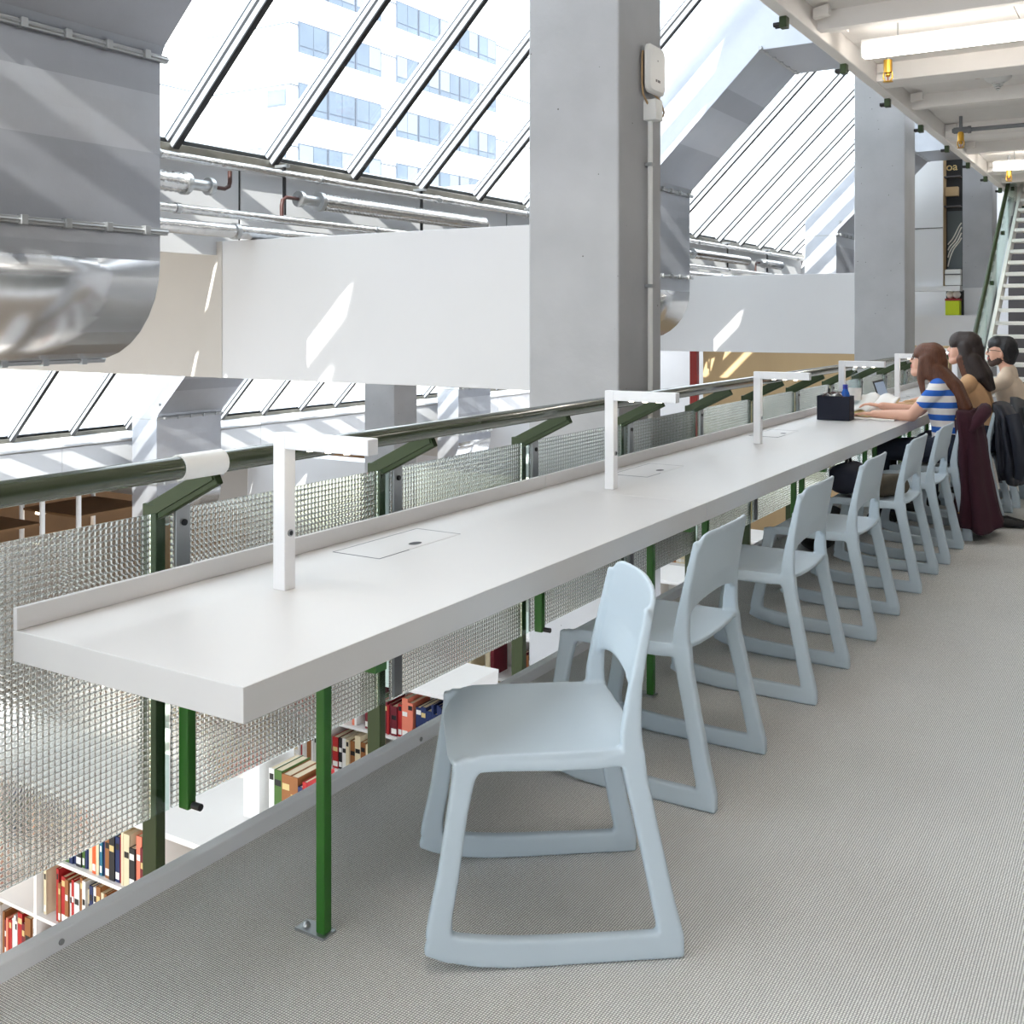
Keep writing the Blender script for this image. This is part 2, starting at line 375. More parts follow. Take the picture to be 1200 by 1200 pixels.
# ---- cross beams (white walls spanning outwards at every column)
for tier in (0, 1):
    d = TIER * tier
    for i, y in enumerate(COLY[:4]):
        e = empty('wall_cross_beam', (0, 0, 0)); struct(e, 'deep white cross beam between column and glazing')
        box('panel', 'white_wall', (-5.90 + d.x, -3.27 + d.x, y + .02, y + .42, 1.0 + d.z, 2.0 + d.z), e, .004)
        box('panel', 'cream_shade_wall', (-10.2 + d.x, -5.915 + d.x, y + .02, y + .42, 1.0 + d.z, 2.0 + d.z), e, .004)  # same white beam; shade under the terrace roof put into its colour
        box('cover_strip', 'cream_shade_wall', (-5.918 + d.x, -5.885 + d.x, y + .014, y + .42, 1.0 + d.z, 2.0 + d.z), e)
struct(box('trim_2', 'white_wall', (-3.27, -2.67, 20.9, 21.0, 1.0, 2.0)))
# ---- roof decks
def deck(d):
    struct(box('ceiling_deck', 'white_wall', (RX + d.x, 5 + d.x if d.x else 5.0, Y0, Y1, 5.7 + d.z, 5.9 + d.z)), 'white roof deck over the head of the glazing')
    struct(box('wall_fascia', 'white_wall', (RX + d.x, RX + .08 + d.x, Y0, Y1, RZ + d.z, 5.7 + d.z)), 'white fascia at the head of the glazing')
deck(Vector((0, 0, 0)))
struct(box('ceiling_terrace', 'cream_shade_wall', (RX + TIER.x, GX - .06, Y0, Y1, 2.06, 2.58)), 'terrace roof between the two glazed slopes')
# ---- sloped glazing, two tiers
def glazing(num, d, ys):
    w = empty('window_%d' % num); struct(w, 'sloped glazing of panes between aluminium mullions')
    up = Vector((1, 0, 1)).normalized(); nrm = Vector((-1, 0, 1)).normalized()
    a = Vector((GX, 0, GZ)) + d; b = Vector((RX, 0, RZ)) + d; L = (b - a).length / 2; mid = (a + b) / 2
    yv = Vector((0, 1, 0))
    def bar(name, m, off, halfn, halfw, y, par, dy=0):
        return MB().obox(mid + yv * (y + dy) + nrm * off, up * L, yv * halfw, nrm * halfn).build(name, m, par)
    me = {}
    for i, y in enumerate(ys):
        if 'm' not in me:
            mu = bar('mullion', 'alu', -.055, .055, .023, 0, w); me['m'] = mu
            g1 = bar('gasket', 'dark', -.045, .012, .0255, 0, mu)
            g2 = bar('gasket', 'dark', -.106, .006, .0255, 0, mu)
            g3 = bar('cover_cap', 'alu', .02, .012, .03, 0, mu)
            mu.location.y = y
        else:
            c = clone_fast(me['m'], (0, y, 0), parent=w)
        if i < len(ys) - 1:
            hw = (ys[i + 1] - y) / 2
            if 'p' not in me:
                p = MB().obox(mid, up * (L - .01), yv * (hw - .012), nrm * .006).build('pane', 'pane', w); me['p'] = p
                p.location.y = y + hw
            else: clone_fast(me['p'], (0, y + hw, 0), parent=w)
    s = MB().box(GX - .12 + d.x, GX + .05 + d.x, ys[0], ys[-1], GZ - .10 + d.z, GZ - .035 + d.z).build('sill', 'sillmetal', w, .004)
    MB().obox((GX - .05 + d.x, (ys[0] + ys[-1]) / 2, GZ - .02 + d.z), (.05, 0, .03), (0, (ys[-1] - ys[0]) / 2, 0), (-.006, 0, .006)).build('flashing', 'alu', s)
    return w
glazing(1, Vector((0, 0, 0)), MY)
glazing(2, TIER, MY)
# upstand below the upper glazing with panel joints
up = empty('wall_upstand'); struct(up, 'white upstand panels below the sloped glazing')
edges = [-6.0, -2.0, 1.75, 5.78, 9.6, 13.5, 17.3, 21.2, 24.0]
for a, b in zip(edges[:-1], edges[1:]):
    box('panel', 'white_wall', (-6.0, -5.945, a + .012, b - .012, 1.9, 2.585), up)
    box('joint', 'dark', (-5.99, -5.955, b - .012, b + .012, 1.9, 2.585), up)
# lower tier: sloping sill board and sunlit parapet
sl = empty('wall_parapet'); struct(sl, 'white parapet panels inside the lower glazing')
for a, b in zip(edges[:-1], edges[1:]):
    q = MB().prism_xz([(GX + TIER.x - .05, GZ + TIER.z - .06), (GX + TIER.x + .30, GZ + TIER.z - .17), (GX + TIER.x + .30, GZ + TIER.z - .20), (GX + TIER.x - .05, GZ + TIER.z - .1)], a + .004, b - .004)
    q.build('sill_board', 'white_wall', sl)
    box('panel', 'white_wall', (GX + TIER.x + .22, GX + TIER.x + .28, a + .004, b - .004, -1.0, GZ + TIER.z - .225), sl)
struct(box('ceiling_low_soffit', 'cream_shade_wall', (-20.5, GX + TIER.x + .2, Y0, 26, -1.1, -.9)), 'soffit over the lowest reading room')
struct(box('wall_far_outer', 'brown_wall', (-20.6, -20.5, Y0, 26, -5.9, -.9)), 'brown wall deep below the lower tier')
# far ends
struct(box('wall_tan', 'tan_wall', (-6.25, -2.6, 16.0, 16.25, -2.88, 1.05)), 'tan concrete wall below the white cross beam')
g = MB().add([(-6.0, 20.3, 2.0), (-3.4, 20.3, 2.0), (-3.4, 20.3, 5.1), (-6.0, 20.3, 2.6), (-6.0, 20.5, 2.0), (-3.4, 20.5, 2.0), (-3.4, 20.5, 5.1), (-6.0, 20.5, 2.6)],
             [(0, 1, 2, 3), (7, 6, 5, 4), (0, 4, 5, 1), (1, 5, 6, 2), (2, 6, 7, 3), (3, 7, 4, 0)]).build('wall_gable', 'white_wall')
struct(g, 'white gable wall closing the end of the glazed roof')
struct(box('trim_3', 'white_wall', (-6.0, -3.1, 20.2, 20.5, 1.93, 2.02)))
struct(box('trim_4', 'dark', (-6.0, -3.4, 20.292, 20.302, 3.06, 3.072)))
struct(box('wall_low_panel', 'white_wall', (-6.0, -2.7, 20.4, 20.6, .95, 1.5)))
struct(box('wall_far', 'grey_dark', (-2.7, 5.0, 23.5, 23.7, -.3, 5.2)), 'dark grey wall behind the stairs')
struct(box('wall_far_tall', 'white_wall', (-21, -2.7, 25.0, 25.2, -2.88, 5.2)), 'white end wall of the hall')

# ---- gallery ceiling
ce = empty('ceiling'); struct(ce, 'underside of the upper gallery: pale panels between white ribs')
RA = [7.6 + 3.3 * k for k in range(-4, 5)]; RB = [9.53 + 3.3 * k for k in range(-5, 5)]
allr = sorted(RA + RB)
for a, b in zip(allr[:-1], allr[1:]):
    xs = [-2.1, -.9, .3, 1.5, 2.7, 5.0]
    for x0, x1 in zip(xs[:-1], xs[1:]):
        box('ceiling_panel', 'ceil', (x0 + .004, x1 - .004, a + .03, (a + b) / 2 - .004, 3.60, 3.63), ce)
        box('ceiling_panel', 'ceil', (x0 + .004, x1 - .004, (a + b) / 2 + .004, b - .03, 3.60, 3.63), ce)
for y in RA: box('rib', 'rib', (-2.1, 5.0, y - .05, y + .05, 3.47, 3.64), ce, .004)
for y in RB: box('beam_casing', 'rib', (-2.1, 5.0, y - .17, y + .17, 3.45, 3.64), ce, .01)
for y in allr:
    for s in (-1, 1):
        MB().obox((-2.02, y + s * .22, 3.545), (.06, s * .03, 0), (0, .03, 0), (0, 0, .035)).build('angle_cleat', 'rib', ce)
box('deck', 'dark', (-2.1, 5.0, -9, 24, 3.645, 3.66), ce)
box('upper_floor', 'slab', (-2.19, 5.0, -9, 24, 3.66, 3.85), ce)
eb = empty('trim_5'); struct(eb, 'white steel edge beam of the upper gallery')
for a, b in ((-9, -1.2), (-1.2, 6.5), (6.5, 14.2), (14.2, 24)):
    box('edge_beam', 'rib', (-2.19, -2.10, a + .003, b - .003, 3.44, 3.66), eb, .008)
for k in range(-3, 9):
    y = 10.1 + 1.55 * k
    e = empty('clamp', (-2.17, y, 3.44)); tag(e, 'small dark clamp with two knobs under the white edge beam', 'clamp', 'clamps under the gallery edge beam')
    box('bracket', 'olive', (-.02, .03, -.035, .035, -.075, .0), e, .004)
    for s in (-1, 1):
        MB().tube([(-.012, s * .02 - .0, -.05), (-.06, s * .02, -.05)], .016, 10).build('knob', 'black', e)
# ---- outside: terraces, ground and a neighbouring building
struct(box('ground_terrace', 'ext_ground', (-24, GX + TIER.x - .12, -20, 60, -.6, -.35)), 'pale gravel terrace outside the lower glazing')
struct(box('ground_roof', 'ext_ground', (RX + TIER.x, GX - .12, Y0, Y1, 2.581, 2.6)), 'pale gravel on the terrace roof')
struct(box('ground_field', 'ext_field', (-160, -24, -60, 200, -8.5, -8.0)), 'hazy pale field beyond the terrace')

# neighbouring white building with bands of windows
def building(name, label, x, y0, y1, depth, z0, z1, bands, end_bands):
    e = empty(name, (x, y0, z0)); tag(e, label, 'building')
    H = z1 - z0
    MB().box(-depth, 0, 0, y1 - y0, 0, H).build('wall', 'ext_white', e)
    for (zb, zt, ya, yb, step) in bands:
        n = max(1, int(round((yb - ya) / step)))
        for i in range(n):
            a = ya + (yb - ya) * i / n; b = ya + (yb - ya) * (i + 1) / n
            w = box('window', 'ext_frame', (-.05, .06, a + .03, b - .03, zb, zt), e)
            nb = 2
            for j in range(nb):
                p0 = a + .1 + (b - a - .2) * j / nb; p1 = a + .1 + (b - a - .2) * (j + 1) / nb
                box('pane', random.choice(['ext_glass', 'ext_glass', 'ext_blind']), (0, .075, p0 + .03, p1 - .03, zb + .45, zt - .08), w)
                box('pane', 'ext_glass', (0, .075, p0 + .03, p1 - .03, zb + .06, zb + .38), w)
        box('window_ledge', 'ext_white', (-.05, .2, ya - .1, yb + .1, zb - .1, zb), e)
    for (zb, zt, xa, xb) in end_bands:
        w = box('window', 'ext_frame', (xa, xb, -.06, .05, zb, zt), e)
        box('pane', 'ext_glass', (xa + .08, xb - .08, -.075, 0, zb + .08, zt - .08), w)
    for zz in [2.2 + 3.3 * k for k in range(int(H / 3.3))]:
        box('string_course', 'ext_frame', (-depth - .03, .05, -.05, y1 - y0 + .05, zz, zz + .06), e)
    box('parapet', 'ext_white', (-depth - .1, .1, -.1, y1 - y0 + .1, H, H + .35), e)
    return e
fl = [13.05 + 3.3 * k for k in range(-2, 5)]
building('office_building', 'white multi-storey building with ribbon windows seen through the sloped glazing', -40, 42.5, 78, 14, -8, 24,
         [(z + 8 - 1.0, z + 8 + .75, .6, 7.8, 2.4) for z in (6.9, 10.2, 13.5, 16.8, 20.1)] + [(z + 8 - 1.0, z + 8 + .75, 9.2, 20.6, 2.4) for z in (6.9, 10.2, 13.5, 16.8, 20.1)],
         [(17.6, 18.5, -1.6, -.2), (14.0, 15.0, -1.6, -.2), (20.9, 21.8, -1.6, -.2)])
building('office_wing', 'lower white wing beside the multi-storey building', -46, 24, 42, 10, -8, 15.2,
         [(z + 8 - .9, z + 8 + .6, 10.0, 17.0, 2.3) for z in (6.9, 10.2)], [])
# railing posts of the outer terrace
for k in range(5):
    e = empty('terrace_railing', (-19.0, 8.0 + 4.2 * k, -.35)); tag(e, 'white tubular railing on the terrace outside the lower glazing', 'railing', 'terrace railings')
    MB().tube([(0, 0, 0), (0, 0, 2.6)], .05, 10).build('post', 'plastic_white', e)
    for z in (.55, 1.05): MB().tube([(0, 0, z), (0, 4.14, z)], .03, 8).build('rail', 'plastic_white', e)

# ================================================================ AIR DUCTS
def duct_profile():
    fr = [(-5.28, 1.2)]
    for k in range(1, 9):
        a = math.radians(-90 + 90 * k / 8); fr.append((-5.30 + .55 * math.cos(a), 1.75 + .55 * math.sin(a)))
    return fr
def make_duct(y0, y1, d, label):
    e = empty('air_duct', (-4.75 + d.x, y0, 1.2 + d.z)); tag(e, label, 'air duct', 'galvanised air ducts under the glazing')
    off = Vector((4.75, 0, -1.2)); W = y1 - y0
    P = lambda x, z: (x + 4.75, z - 1.2)
    curve = duct_profile()
    # curved bottom sheets
    def sheet(name, p, q, bulge=.0015):
        (x0, z0), (x1, z1) = P(*p), P(*q); dx, dz = x1 - x0, z1 - z0; l = math.hypot(dx, dz); nx, nz = dz / l, -dx / l
        pr = [(x0, z0), (x0 * .5 + x1 * .5 + nx * bulge, z0 * .5 + z1 * .5 + nz * bulge), (x1, z1)]
        b = MB()
        b.grid(lambda u, v: (pr[0][0] * (1 - 2 * u) + pr[1][0] * 2 * u if u <= .5 else pr[1][0] * (2 - 2 * u) + pr[2][0] * (2 * u - 1), v * W,
                             pr[0][1] * (1 - 2 * u) + pr[1][1] * 2 * u if u <= .5 else pr[1][1] * (2 - 2 * u) + pr[2][1] * (2 * u - 1)), 2, 1, smooth=False)
        return b.build(name, random.choice(['duct', 'duct2']), e, solid=.003)
    cpts = [P(*q) for q in curve]
    b = MB(); n = len(cpts) - 1
    b.grid(lambda u, v: (cpts[round(u * n)][0], v * W, cpts[round(u * n)][1]), n, 1); b.build('curved_sheet', 'duct_bright', e, solid=.003)
    hs = [1.75, 1.90, 2.173, 2.343, 2.507, 2.669, 2.853]
    for a, c in zip(hs[:-1], hs[1:]): sheet('sheet', (-4.75, a), (-4.75, c))
    sheet('sheet', (-4.75, 2.853), (-4.715, 2.935), 0)
    s0 = (-4.715, 2.935); n = 7
    for k in range(n):
        a = (s0[0] + 1.215 * k / n, s0[1] + 1.215 * k / n); c = (s0[0] + 1.215 * (k + 1) / n, s0[1] + 1.215 * (k + 1) / n)
        sheet('sheet', a, c)
    sheet('sheet', (-3.5, 4.15), (-2.4, 4.15), 0)
    # back and side panels
    outline = curve + [(-4.75, 2.853), (-4.715, 2.935), (-3.5, 4.15), (-2.4, 4.15), (-2.4, 4.68), (-3.72, 4.68), (-5.28, 3.12)]
    o2 = [P(*q) for q in outline]
    for y in (0.0, W):
        segs = [[0, 1, 2, 3, 4, 5, 6, 7, 8]]
        # split the side into three sheets: curved foot, riser, sloping run, head
        foot = [P(*q) for q in curve] + [P(-4.75, 1.9), P(-5.28, 1.9)]
        riser = [P(-5.28, 1.9), P(-4.75, 1.9), P(-4.75, 2.853), P(-4.715, 2.935), P(-5.28, 3.12)]
        m1 = [P(-4.715, 2.935), P(-4.1, 3.55), P(-4.475, 3.925), P(-5.28, 3.12)]
        m2 = [P(-4.1, 3.55), P(-3.5, 4.15), P(-3.72, 4.68), P(-4.475, 3.925)]
        m3 = [P(-3.5, 4.15), P(-2.4, 4.15), P(-2.4, 4.68), P(-3.72, 4.68)]
        for poly in (foot, riser, m1, m2, m3):
            MB().prism_xz(poly, y - .003, y + .003).build('side_sheet', 'duct', e)
    bk = [P(-5.28, 1.2), P(-5.28, 3.12), P(-3.72, 4.68), P(-2.4, 4.68)]
    b = MB(); b.grid(lambda u, v: (bk[round(u * 3)][0], v * W, bk[round(u * 3)][1]), 3, 1, smooth=False); b.build('back_sheet', 'duct', e, solid=.003)
    # flange rails with clips
    for (x, z) in ((-4.735, 2.853), (-4.69, 3.06), (-4.735, 1.90), (-5.27, 1.185), (-3.49, 4.15)):
        px, pz = P(x, z)
        f = MB().box(px - .012, px + .02, -.03, W + .03, pz - .006, pz + .03).build('flange', 'steel', e, .002)
        MB().tube([(px + .022, -.03, pz + .012), (px + .022, W + .03, pz + .012)], .007, 8).build('rod', 'steel', f)
        for k in range(5):
            y = W * (k + .5) / 5; box('clip', 'steel', (px + .0, px + .04, y - .018, y + .018, pz - .012, pz + .036), f, .002)
    MB().lathe([(.0, .02), (.012, .018), (.02, 0)], (0, 0, 0), 10).build('rivet', 'dark', e).location = (P(-4.86, 1.52)[0] + .01, W - .07, P(-4.86, 1.52)[1] - .01)
    for yy_ in (.15, W - .15):
        MB().tube([(P(-2.7, 4.68)[0], yy_, P(-2.7, 4.68)[1]), (P(-2.7, 4.68)[0], yy_, 5.705 - 1.2)], .008, 8).build('hanger_rod', 'steel', e)
    # riser edge seams seen on the side face
    box('seam', 'steel', (P(-5.28, 1.9)[0], P(-4.75, 1.9)[0], -.012, -.003, .69, .715), e)
    box('seam', 'steel', (P(-5.28, 2.85)[0], P(-4.75, 2.85)[0], -.012, -.003, 1.64, 1.66), e)
    return e
make_duct(2.80, 4.02, Vector((0, 0, 0)), 'large galvanised duct with rounded foot hanging before the first cross beam')
make_duct(10.50, 11.73, Vector((0, 0, 0)), 'galvanised duct descending the glazed slope behind the concrete column with the white access point')
make_duct(18.24, 19.46, Vector((0, 0, 0)), 'farthest galvanised duct near the gable wall, partly hidden by a concrete column')
make_duct(10.50, 11.73, TIER, 'galvanised duct on the lower tier beside the sunlit parapet')
make_duct(18.24, 19.46, TIER, 'galvanised duct on the lower tier beyond the lower concrete column')
# ---- pipes under the upper sill
def pipe(name, label, pts, r, m, cat='pipe', n=12, group=None, rings=()):
    e = empty(name, pts[0]); o = Vector(pts[0]); tag(e, label, cat, group)
    MB().tube([Vector(p) - o for p in pts], r, n).build('run', m, e)
    for y in rings:
        q = Vector(pts[0]); q.y = y
        MB().tube([q - o - Vector((0, .02, 0)), q - o + Vector((0, .02, 0))], r * 1.18, n).build('collar', 'steel', e)
    return e
pipe('insulated_pipe', 'thin foil-wrapped pipe just below the sloped glazing sill', [(-5.70, 1.0, 2.53), (-5.70, 23, 2.53)], .03, 'foil', rings=[3.2 + 1.6 * k for k in range(12)])
pipe('insulated_pipe', 'foil-wrapped pipe halfway down the white upstand', [(-5.62, 1.0, 2.17), (-5.62, 23, 2.17)], .032, 'foil', rings=[4.9 + 2.1 * k for k in range(8)])
pipe('insulated_pipe', 'thick foil-wrapped pipe lowest along the white upstand', [(-5.60, 1.0, 2.05), (-5.60, 23, 2.05)], .05, 'foil', rings=[5.4 + 2.4 * k for k in range(7)])
for k, (ya, yb) in enumerate(((3.0, 5.0), (6.34, 8.7), (14.06, 16.4), (17.2, 18.1))):
    e = empty('flexible_hose', (-5.66, ya, 2.35)); L = yb - ya
    tag(e, ['ribbed silver hose ending beside the large near duct', 'long ribbed silver hose under the glazing beside the brown pipe bend', 'ribbed silver hose above the second white cross beam', 'short ribbed silver hose beside the farthest duct'][k], 'hose')
    pts = []; rs = []; n = int(L / .022)
    for i in range(n + 1): pts.append((0, L * i / n, -.0 * i / n)); rs.append(.064 + (.006 if i % 2 else -.004))
    MB().tube(pts, rs, 14).build('ribbed_body', 'foil', e)
    s = 1 if k == 0 else 0
    ye = L if s else 0; dr = 1 if s else -1
    MB().tube([(0, ye, 0), (0, ye + dr * .2, 0)], .04, 12).build('coupling', 'steel', e)
    MB().tube([(0, ye + dr * .2, 0), (0, ye + dr * .235, 0)], .062, 14).build('collar', 'steel', e)
    MB().tube([(0, ye + dr * .02, 0), (0, ye - dr * .02, 0)], .078, 14).build('collar', 'steel', e)
    zz = .13 if s else -.17
    MB().tube([(0, ye + dr * .23, 0), (0, ye + dr * .36, 0), (0, ye + dr * .40, zz * .15), (0, ye + dr * .41, zz * .4), (0, ye + dr * .41, zz)], .015, 8).build('pipe_bend', 'copper', e)
for y in (6.0, 7.75, 9.7, 13.7, 15.6, 17.5):
    e = empty('pipe_hanger', (-5.70, y, 2.6)); tag(e, 'dark rod hanger carrying the pipes below the glazing sill', 'hanger', 'pipe hangers under the sill')
    MB().tube([(0, 0, 0), (0, 0, -.38)], .014, 8).build('rod', 'dark', e); box('strap', 'steel', (-.08, .04, -.02, .02, -.02, 0), e)

# ================================================================ BALUSTRADE
XP = -2.33
PY = [1.983 + .968 * k for k in range(-2, 13)]
bal = empty('balustrade', (XP, PY[0], 0)); tag(bal, 'balustrade of green steel posts, square-relief glass and dark green handrail along the gallery', 'balustrade')
def bl(o): o.location = (-XP, -PY[0], 0); return o
arm_dir = Vector((.235, 0, .15))
for i, y in enumerate(PY):
    p = bl(MB().box(XP - .065, XP - .008, y - .016, y + .016, -.35, .925).build('post', 'olive', bal, .003))
    # inclined arm reaching in to the handrail
    a = Vector((XP - .05, y, .895)); b = Vector((-2.122, y, 1.024)); dv = (b - a).normalized(); nv = dv.cross(Vector((0, 1, 0)))
    MB().obox((a + b) / 2, (b - a) / 2, (0, .012, 0), nv * .028).build('arm', 'olive', p, .003)
    MB().obox((a + b) / 2 + Vector((0, -.014, 0)), (b - a) / 2 * .96, (0, .0025, 0), nv * .012).build('arm_rib', 'olive', p)
    # glass clamp plate
    c = MB().box(XP + .0, XP + .012, y + .035, y + .085, .70, .915).build('clamp_plate', 'steel', p, .002)
    if i % 2: MB().box(XP + .006, XP + .02, y + .03, y + .075, .10, .66).build('lower_plate', 'grey_pipe', p, .002)
    for z in (.868, .16): MB().tube([(XP + .012, y + .062, z), (XP + .018, y + .062, z)], .009, 10).build('bolt', 'dark', p)
    if i < len(PY) - 1:
        o = MB().box(XP - .004, XP + .004, y + .028, PY[i + 1] - .045, .088, .905).build('glass_panel', 'relief', bal); bl(o)
        MB().box(XP - .004, XP + .004, PY[i + 1] - .045, PY[i + 1] + .018, .088, .905).build('clear_margin', 'stair_glass', o)
bl(MB().tube([(-2.095, -.9, 1.06), (-2.095, 13.6, 1.06)], .029, 20).build('handrail', 'rail', bal))
s = MB().tube([(-2.095, 1.83, 1.06), (-2.095, 1.97, 1.06)], .033, 20).build('sleeve', 'plastic_white', bal); bl(s)
s['label'] = 'white sleeve around the handrail joint'

# ================================================================ DESK
DX0, DX1, DZ0, DZ1 = -2.181, -1.4725, .671, .74
DY0, DY1 = 1.441, 12.4
desk = empty('reading_desk', (DX1, DY0, 0)); tag(desk, 'very long white reading desk on green legs along the balustrade', 'desk')
def dk(o): o.location = (-DX1, -DY0, 0); return o
seams = [DY0, 3.80, 7.5, 11.2, DY1]
for a, b in zip(seams[:-1], seams[1:]):
    t = dk(MB().box(DX0, DX1, a + (.0008 if a > DY0 else 0), b - .0008, DZ0, DZ1).build('desktop', 'desk_white', desk, .0015))
    dk(MB().box(DX0, DX0 + .014, a + (.0008 if a > DY0 else 0), b - .0008, DZ1 + .0005, .79).build('back_upstand', 'desk_white', desk, .0015))
LEGY = [1.887, 3.735, 5.56, 7.40, 9.24, 11.08]
for y in LEGY:
    l = dk(MB().box(-1.682, -1.656, y - .0135, y + .0135, .006, DZ0).build('leg', 'green', desk, .003))
    f = MB().box(-1.74, -1.65, y - .022, y + .022, 0, .006).build('foot_plate', 'steel', l)
    MB().lathe([(0, .014), (.007, .013), (.010, .006)], (-1.722, y, 0), 10).build('bolt', 'steel', l)
    dk(MB().box(-2.17, -1.5, y - .02, y + .02, .64, DZ0).build('bearer', 'green', desk))
for i in range(2, len(PY), 2):
    y = PY[i] + .052
    b = dk(MB().box(-2.312, -2.274, y - .015, y + .015, .088, DZ0).build('rear_bracket', 'green', desk, .004))
    MB().tube([(-2.27, y + .0, .10), (-2.24, y, .10)], .010, 10).build('bolt', 'dark', b)
# cable flaps
for i, y in enumerate((2.66, 4.52, 6.36, 8.2, 10.0)):
    fl_ = dk(MB().box(-2.10, -1.93, y - .24, y + .17, DZ1 - .002, DZ1 + .0012).build('cable_flap', 'desk_white', desk, .0008))
    ed = MB()
    for (a, b, c, d_) in ((-2.103, -2.101, y - .243, y + .173), (-1.93, -1.928, y - .243, y - .1), (-2.10, -1.93, y + .171, y + .1735), (-2.10, -1.93, y - .2425, y - .241)):
        ed.box(a, b, c, d_, DZ1 - .001, DZ1 + .0014)
    ed.build('flap_joint', 'grey_pipe', fl_)
    g = MB(); n = 20
    ring = [(-1.966 + .017 * math.cos(2 * PI * k / n), y - .02 + .026 * math.sin(2 * PI * k / n), DZ1 + .0018) for k in range(n)]
    g.add(ring, [tuple(range(n))]).build('grip_hole', 'dark', fl_)
# ---- desk lamps
def make_lamp(y, label):
    e = empty('desk_lamp', (-1.925, y, DZ1)); tag(e, label, 'lamp', 'angular desk lamps')
    box('stem', 'lamp_white', (-.02, .02, -.02, .02, 0, .40), e, .0025)
    a = box('arm', 'lamp_white', (.0205, .29, -.02, .02, .36, .40), e, .0025)
    for x in (.09, .15, .21): MB().lathe([(.0001, -.003), (.010, -.003), (.011, .002)], (x, 0, .3605), 12).build('led', 'led', a)
    MB().tube([(.0195, .0, .145), (.024, .0, .145)], .009, 14).build('switch', 'steel', e)
    MB().tube([(.0235, .0, .145), (.0245, .0, .145)], .006, 12).build('switch_button', 'dark', e)
    return e
LAMPY = [2.026, 3.915, 5.75, 7.55, 9.35, 11.2]
LL = ['white angular desk lamp beside the desk end, before the first cable flap', 'white angular desk lamp in front of the concrete column',
      'white angular desk lamp between the column and the dark felt box', 'white angular desk lamp right behind the dark felt box',
      'white angular desk lamp in front of the open laptop', 'white angular desk lamp at the far desk end beyond the man']
for y, l in zip(LAMPY, LL): make_lamp(y, l)

# ================================================================ CHAIRS
from mathutils.bvhtree import BVHTree
def mould(e, voxel=.0045):
    """fuse a thing's pieces into one moulded surface, then hand every face back to its part"""
    dg = bpy.context.evaluated_depsgraph_get(); dg.update(); parts = []
    v, f = [], []
    for o in list(e.children):
        me = bpy.data.meshes.new_from_object(o.evaluated_get(dg)); n = len(v)
        pv = [q.co.copy() for q in me.vertices]; pf = [tuple(p.vertices) for p in me.polygons]
        v += pv; f += [tuple(i + n for i in p) for p in pf]; parts.append((o, BVHTree.FromPolygons(pv, pf)))
        bpy.data.meshes.remove(me)
    me = bpy.data.meshes.new('m'); me.from_pydata(v, [], f); tmp = bpy.data.objects.new('tmp', me); COL.objects.link(tmp)
    k = tmp.modifiers.new('r', 'REMESH'); k.mode = 'VOXEL'; k.voxel_size = voxel
    k = tmp.modifiers.new('s', 'SMOOTH'); k.iterations = 6; k.factor = .5
    dg = bpy.context.evaluated_depsgraph_get(); dg.update()
    out = bpy.data.meshes.new_from_object(tmp.evaluated_get(dg)); bpy.data.objects.remove(tmp)
    groups = [[] for _ in parts]
    for p in out.polygons:
        c = p.center; ds = [b.find_nearest(c)[3] + (.03 if c.z > .575 and o.name.startswith('upright') else 0) for o, b in parts]
        groups[ds.index(min(ds))].append(tuple(p.vertices))
    for (o, _), g in zip(parts, groups):
        ids = sorted({i for p in g for i in p}); mp = {a: b for b, a in enumerate(ids)}
        nm = bpy.data.meshes.new(o.name); nm.from_pydata([out.vertices[i].co for i in ids], [], [tuple(mp[i] for i in p) for p in g])
        nm.polygons.foreach_set('use_smooth', [True] * len(g)); nm.update()
        nm.normals_split_custom_set_from_vertices([out.vertices[i].normal for i in ids])
        for m_ in o.data.materials: nm.materials.append(m_)
        o.modifiers.clear(); o.data = nm
    return e
